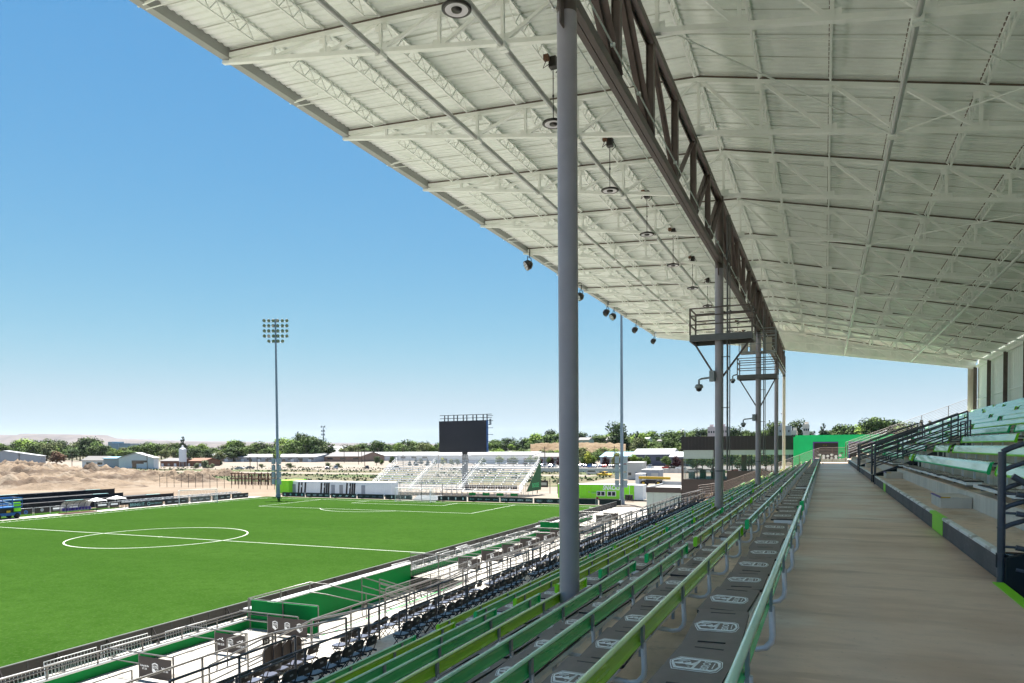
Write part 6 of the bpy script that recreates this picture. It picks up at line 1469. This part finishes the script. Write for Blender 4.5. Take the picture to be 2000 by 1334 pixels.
# cell tower, blue buildings, mesa
x = xat(632, 700, 0); t = thing('cell_tower', (x, 700, GZ), 'thin dark mobile phone mast above the left trees', 'tower'); z1 = aty(632, 833, 700).z
mb = MB(); mb.tube([(x, 700, GZ), (x, 700, z1)], .9, 'mast_grey', 8, r2=.45); mb.build('mast', t)
for zz2, w in ((z1, 2.4), (z1-5.2, 1.8), (z1-9.5, 1.8)):
    for s in (-1, 1): mb = MB(); mb.box(x+s*w-.5, x+s*w+.5, 699, 700, zz2-1.3, zz2+1.0, 'metal_grey'); mb.build('antenna', t)
    mb = MB(); mb.box(x-w, x+w, 699.5, 699.8, zz2-.3, zz2, 'metal_grey'); mb.build('antenna_arm', t)
for k, (px0, px1, yt, Y) in enumerate(((211, 219, 863, 1500), (219, 231, 866, 1500), (240, 252, 866.5, 1600))):
    x0_, x1_ = xat(px0, Y, 20), xat(px1, Y, 20); zt4 = aty(px0, yt, Y).z; t = thing('city_block', (x0_, Y, GZ), ['taller pale blue distant city block', 'lower blue distant city block', 'low dark distant block right of the blue ones'][k], 'building', 'distant city blocks'); mb = MB(); mb.box(x0_, x1_, Y, Y+40, GZ, zt4, 'roof_blue' if k < 2 else 'shed_wall'); mb.build('block', t)
def range_hill(name, Y, prof, mt, depth, sub=6):
    pts = []
    for (a, ya), (b, yb_) in zip(prof[:-1], prof[1:]):
        for q in range(sub): f = q/sub; pts.append((a+(b-a)*f, ya+(yb_-ya)*f))
    pts.append(prof[-1]); mb = MB(); rows_ = []
    for r_ in range(7):
        f = r_/6; row = []
        for i, (px, yy4) in enumerate(pts):
            Yd = Y-depth*(1-f)+depth*.12*noise.noise(Vector((i*.35, r_*.5, Y*.01))); top = aty(px, yy4, Y).z
            v = Vector((xat(px, Y, 0), Yd, 0)); prf = (0, .10, .22, .36, .55, .86, 1.0)[r_]
            row.append((v.x, Yd, GZ-5+(top-GZ+5)*prf*(1+.05*noise.noise(Vector((i*.6, r_, 3))) if r_ < 6 else 1)))
        rows_.append(row)
    rows_.append([(x_, y_+depth*.6, z_) for x_, y_, z_ in rows_[-1]]); rows_.append([(x_, y_+depth, GZ-5) for x_, y_, z_ in rows_[-2]])
    vs = [v for r_ in rows_ for v in r_]; n2 = len(pts); mb.add(vs, [(j*n2+i, j*n2+i+1, (j+1)*n2+i+1, (j+1)*n2+i) for j in range(len(rows_)-1) for i in range(n2-1)], mt, True); struct(mb, name)
range_hill('mesa_hill', 6500, [(-160, 862), (-60, 851), (0, 849), (30, 851.5), (44, 848), (50, 847), (90, 847.6), (133, 848.5), (142, 850.5), (155, 855), (175, 857), (200, 859), (235, 861), (300, 862), (380, 864), (470, 866), (560, 867), (700, 869)], 'hill_far', 900)
range_hill('far_hills', 12000, [(-200, 858), (0, 856), (150, 857), (200, 856), (300, 860), (420, 862), (560, 864), (760, 866), (900, 869), (1100, 870)], 'hill_far', 1500)

# ================================================================== vehicles and yard clutter
def make_car(kind, paint):
    t = bpy.data.objects.new('parked_car', None); COL.objects.link(t); L, Wd = (4.5, 1.8)
    sides = {'sedan': ([(-2.25, .35), (2.25, .35), (2.25, .75), (1.9, .92), (1.0, .98), (-1.5, .98), (-2.2, .9)], [(1.05, .97), (.45, 1.42), (-.75, 1.45), (-1.45, .98)]),
             'suv': ([(-2.3, .4), (2.3, .4), (2.3, .9), (2.0, 1.08), (1.0, 1.12), (-2.25, 1.12)], [(1.1, 1.11), (.6, 1.72), (-1.9, 1.75), (-2.22, 1.12)]),
             'pickup': ([(-2.6, .45), (2.5, .45), (2.5, .95), (2.2, 1.08), (1.1, 1.12), (-2.6, 1.1)], [(1.1, 1.11), (.6, 1.72), (-.5, 1.74), (-.7, 1.12)])}[kind]
    mb = MB(); mb.prism(sides[0], 'y', -Wd/2, Wd/2, paint); c = sides[1]; mb.prism([(x*.96, z+.02) for x, z in c], 'y', -Wd*.40, Wd*.40, paint); mb.build('body', t, loc=(0, 0, 0))
    mb = MB()
    for s in (-1, 1): mb.box(c[3][0]*.82, c[0][0]*.62, s*Wd*.405-.006, s*Wd*.405+.006, c[0][1]+.08, c[1][1]-.08, 'car_glass')
    mb.beam(((c[0][0]+.02)*.97, 0, c[0][1]+.10), ((c[1][0]+.05)*.97, 0, c[1][1]-.06), Wd*.7, .03, 'car_glass'); mb.beam(((c[3][0]-.02)*.97, 0, c[3][1]+.10), ((c[2][0]-.05)*.97, 0, c[2][1]-.06), Wd*.7, .03, 'car_glass'); mb.build('windows', t, loc=(0, 0, 0))
    for x in (-1.4, 1.4):
        for s in (-1, 1): mb = MB(); mb.lathe([(0, -.1), (.32, -.1), (.33, .1), (.2, .11), (0, .11)], (x, s*Wd*.46, .33), 'tyre', 12, Vector((0, s, 0))); mb.lathe([(.2, .112), (0, .12)], (x, s*Wd*.46, .33), 'metal_grey', 10, Vector((0, s, 0))); mb.build('wheel', t, loc=(0, 0, 0))
    for s in (-.6, .6): mb = MB(); mb.box(sides[0][2][0]-.02, sides[0][2][0]+.02, s-.2, s+.2, .6, .74, 'lamp_face'); mb.build('headlight', t, loc=(0, 0, 0))
    return t
cols = {'white': (.7, .7, .7), 'silver': (.4, .42, .44), 'black': (.02, .02, .025), 'blue': (.03, .12, .35), 'red': (.4, .02, .02), 'grey': (.12, .13, .14), 'dark_blue': (.02, .04, .12)}
for c_, v in cols.items(): mat('paint_'+c_, v, .25, .2, coat=.6)
protos = {}
def put_car(px, Y, kind, c_, label, rz, z=GZ+.03, cat='car', grp='cars in the car park'):
    k = (kind, c_)
    if k not in protos: protos[k] = make_car(kind, 'yellow_paint' if c_ == 'yellow' else 'paint_'+c_); o = protos[k]; o.location = (xat(px, Y, GZ), Y, z); o.rotation_euler[2] = rz
    else: o = copy_tree(protos[k], (xat(px, Y, GZ), Y, z), rz)
    o['label'] = label; o['category'] = cat; o['group'] = grp; return o
random.seed(5)
clist = ['white', 'silver', 'black', 'blue', 'red', 'grey', 'dark_blue']
n = 0
for px in list(range(1048, 1092, 9))+list(range(1132, 1232, 10)):
    n += 1; put_car(px+random.uniform(-1, 1), 318+random.uniform(-2, 2), random.choice(['sedan', 'sedan', 'suv']), random.choice(clist), f'car parked in the front car park row, {ordn(n)} from the left', pi/2+.15)
sheet('lawn_strip', -60, 20, 268, 284, GZ+.04, 'turf')
for k_, (px_, kd_) in enumerate(((1352, 'column'), (1372, 'mid'), (1392, 'column'), (1425, 'mid2'), (1440, 'column'), (1462, 'mid'), (1495, 'mid2'), (1520, 'dark'))): place_tree(px_, 300, GZ, aty(px_, 886, 300).z-GZ, kd_, 'seen through the clubhouse glazing', 1.4)
for k_, px_ in enumerate((1352, 1368, 1384, 1400, 1438, 1455, 1472, 1488)): put_car(px_, 262, ['sedan', 'suv'][k_ % 2], ['white', 'silver', 'white', 'grey', 'red'][k_ % 5], f'car seen through the clubhouse glazing, {ordn(k_+1)} from the left', .1, grp='cars behind the clubhouse')
n = 0
for px in list(range(1136, 1230, 13)):
    n += 1; put_car(px, 334, random.choice(['sedan', 'suv']), random.choice(clist), f'car parked in the back car park row, {ordn(n)} from the left', pi/2+.15)
put_car(1270.5, 306, 'suv', 'white', 'white sport utility car alone on the pale paving before the slate building', pi/2)
put_car(1303, 303, 'sedan', 'red', 'red car parked right of the white sport utility car', .2); put_car(1316, 300, 'sedan', 'black', 'black car half hidden by the dark red tree', .2); put_car(1330, 299, 'sedan', 'white', 'white car parked next to the clubhouse corner', .2)
put_car(1158, 236, 'suv', 'silver', 'silver sport utility car on the gravel lot', .3, GZ-.05, grp='vehicles on the gravel lot'); put_car(1181, 222, 'pickup', 'yellow', 'yellow and white work pickup on the gravel lot', -.5, GZ-.05, cat='pickup truck', grp='vehicles on the gravel lot')
for k, px in enumerate((468, 488, 716, 905, 930, 198, 182, 640, 655, 960, 760, 775)):
    put_car(px, 262+(k % 3)*8 if px > 250 else 258, random.choice(['sedan', 'suv']), random.choice(['white', 'silver', 'black', 'grey']), f'distant car on the open ground before the sheds, {ordn(k+1)}', random.uniform(0, 3), GZ-.06, grp='distant cars by the sheds')
for k, (px0, px1, Y, h, mt, lab) in enumerate(((1223, 1255, 205, 5.0, 'wall_cream', 'tall cream site trailer block right of the mast'), (1253, 1288, 198, 3.1, 'shed_wall', 'grey site cabin with a roller door'), (1241, 1253, 180, 2.6, 'shed_white', 'small white site toilet cabin'))):
    x0_, x1_ = xat(px0, Y, GZ), xat(px1, Y, GZ); t = thing('site_cabin', (x0_, Y, GZ), lab, 'cabin', 'site cabins'); mb = MB(); mb.box(x0_, x1_, Y, Y+5, GZ+.1, GZ+h, mt); mb.build('body', t); mb = MB(); mb.box(x0_-.1, x1_+.1, Y-.1, Y+5.1, GZ+h+.001, GZ+h+.12, 'white_paint'); mb.build('roof', t)
    mb = MB(); xm = (x0_+x1_)/2; mb.box(xm+.2, xm+(2.2 if k == 1 else .9), Y-.05, Y-.01, GZ+.1, GZ+min(2.3, h-.5), 'wall_cream' if k == 1 else 'metal_grey'); mb.build('door', t)
    if k < 2: mb = MB(); mb.box(x0_+.6, x0_+1.5, Y-.05, Y-.01, GZ+1.3, GZ+2.1, 'window_dark'); mb.build('window', t)
Y = 172; x = xat(1275, Y, GZ); t = thing('telehandler', (x, Y, GZ), 'yellow telescopic loader parked behind the annex roof', 'loader')
mb = MB(); mb.beam((x-3.4, Y, GZ+2.1), (x+4.2, Y, GZ+2.0), .7, .6, 'yellow_paint'); mb.build('boom', t); mb = MB(); mb.box(x-2.2, x+1.8, Y-.6, Y+.9, GZ+.7, GZ+1.6, 'clad_dark'); mb.build('chassis', t)
for wx in (-2.0, 1.6):
    for wy in (-1.1, 1.1): mb = MB(); mb.lathe([(0, -.25), (.75, -.25), (.8, .1), (.75, .25), (0, .25)], (x+wx, Y+wy, GZ+.8), 'tyre', 16, Vector((0, -1, 0))); mb.lathe([(.35, .26), (0, .3)], (x+wx, Y+wy, GZ+.8), 'yellow_paint', 12, Vector((0, -1, 0))); mb.build('wheel', t)
# jersey barriers and retaining wall along the gravel lot
n = 0
for px in range(1046, 1345, 9):
    if 1215 < px < 1256: continue
    Y = 262; n += 1; x = xat(px, Y, GZ); w = 1.9
    o = MB().prism([(Y-.3, GZ-.1), (Y+.3, GZ-.1), (Y+.12, GZ+1.5), (Y-.12, GZ+1.5)], 'x', x, x+w, 'riser_concrete').build('concrete_barrier'); tag(o, f'grey concrete barrier block at the edge of the gravel lot, {ordn(n)} from the left', 'barrier', 'concrete barriers along the gravel lot')
for k, (px, Y) in enumerate(((1064, 290), (856, 300), (712, 330), (700, 360), (580, 400), (488, 262), (502, 262), (534, 262), (287, 256), (37, 215), (140, 260), (672, 400), (706, 400), (738, 400), (787, 330), (1200, 300))):
    x = xat(px, Y, 0); t = thing('utility_pole', (x, Y, GZ), f'thin wooden utility pole with a crossarm in the distance, {ordn(k+1)} listed from the car park leftwards' if False else f'thin distant utility pole, {["left of the column", "behind the scoreboard", "before the white warehouse", "beside the white hangar", "before the storage row", "right of the storage row end", "left of the mast", "right of the mast", "before the pale gabled shed", "before the grey shed at the left edge", "by the rust coloured tree", "before the brown building", "over the dark roof", "over the long warehouse", "by the bleacher top corner", "by the blue roofed building"][k]}', 'utility pole', 'utility poles')
    h = 10 if Y > 280 else 8.5; mb = MB(); mb.tube([(x, Y, GZ-.3), (x, Y, GZ+h)], .16, 'bark', 6); mb.build('pole', t); mb = MB(); mb.box(x-1.2, x+1.2, Y-.06, Y+.06, GZ+h-.9, GZ+h-.72, 'bark'); mb.build('crossarm', t)
t = thing('street_lamp', (xat(1338, 160, 0), 160, GZ), 'pale curved street lamp above the clubhouse roof', 'street lamp'); x = xat(1338, 160, 0); z1 = aty(1338, 838, 160).z
mb = MB(); mb.tube([(x, 160, GZ), (x, 160, z1-.3), (x-.2, 160, z1), (x-.7, 160, z1), (x-.8, 160, z1-.25)], .07, 'white_steel', 6); mb.build('pole', t); mb = MB(); mb.lathe([(0, .1), (.2, 0), (.2, -.25), (0, -.3)], (x-.8, 160, z1-.35), 'white_paint', 10); mb.build('lamp_head', t)
t = thing('notice_board', (xat(1063, 140, -8), 140, GZ), 'brown site sign board on posts right of the bleachers', 'sign'); x = xat(1061, 140, -8)
for s in (-1.3, 1.5, 3.2): mb = MB(); mb.tube([(x+s, 140, GZ), (x+s, 140, GZ+3.2)], .07, 'wall_brown', 6); mb.build('post', t)
mb = MB(); mb.box(x-1.1, x+1.1, 139.9, 140, GZ+1.3, GZ+2.7, 'banner_brown'); put_poly(mb, [(-.8, -.3), (.8, -.3), (.8, .3), (-.8, .3)], (x, 139.89, GZ+2.0), (1, 0, 0), (0, 0, 1), 1, 'wall_cream'); mb.build('panel', t)
# low scrub in the weed fields (nobody could count it)
mb = MB(); rnd = random.Random(3)
for _ in range(5200):
    x = rnd.uniform(-330, -60); y = rnd.uniform(166, 262) if rnd.random() < .75 else rnd.uniform(262, 300)
    if 220 < y < 238 or noise.noise(Vector((x*.03, y*.05, 2))) < -.05: continue
    s = rnd.uniform(.15, .55); h = rnd.uniform(.15, .6); a = rnd.uniform(0, 3.14); c_, s_ = cos(a)*s, sin(a)*s
    mb.add([(x-c_, y-s_, GZ-.03), (x+c_, y+s_, GZ-.03), (x+c_*.6, y+s_*.6, GZ+h), (x-c_*.6, y-s_*.6, GZ+h)], [(0, 1, 2, 3)], rnd.choice(['leaf_olive', 'leaf_grey', 'leaf_grey']))
tag(mb.build('scrub'), kind='stuff')
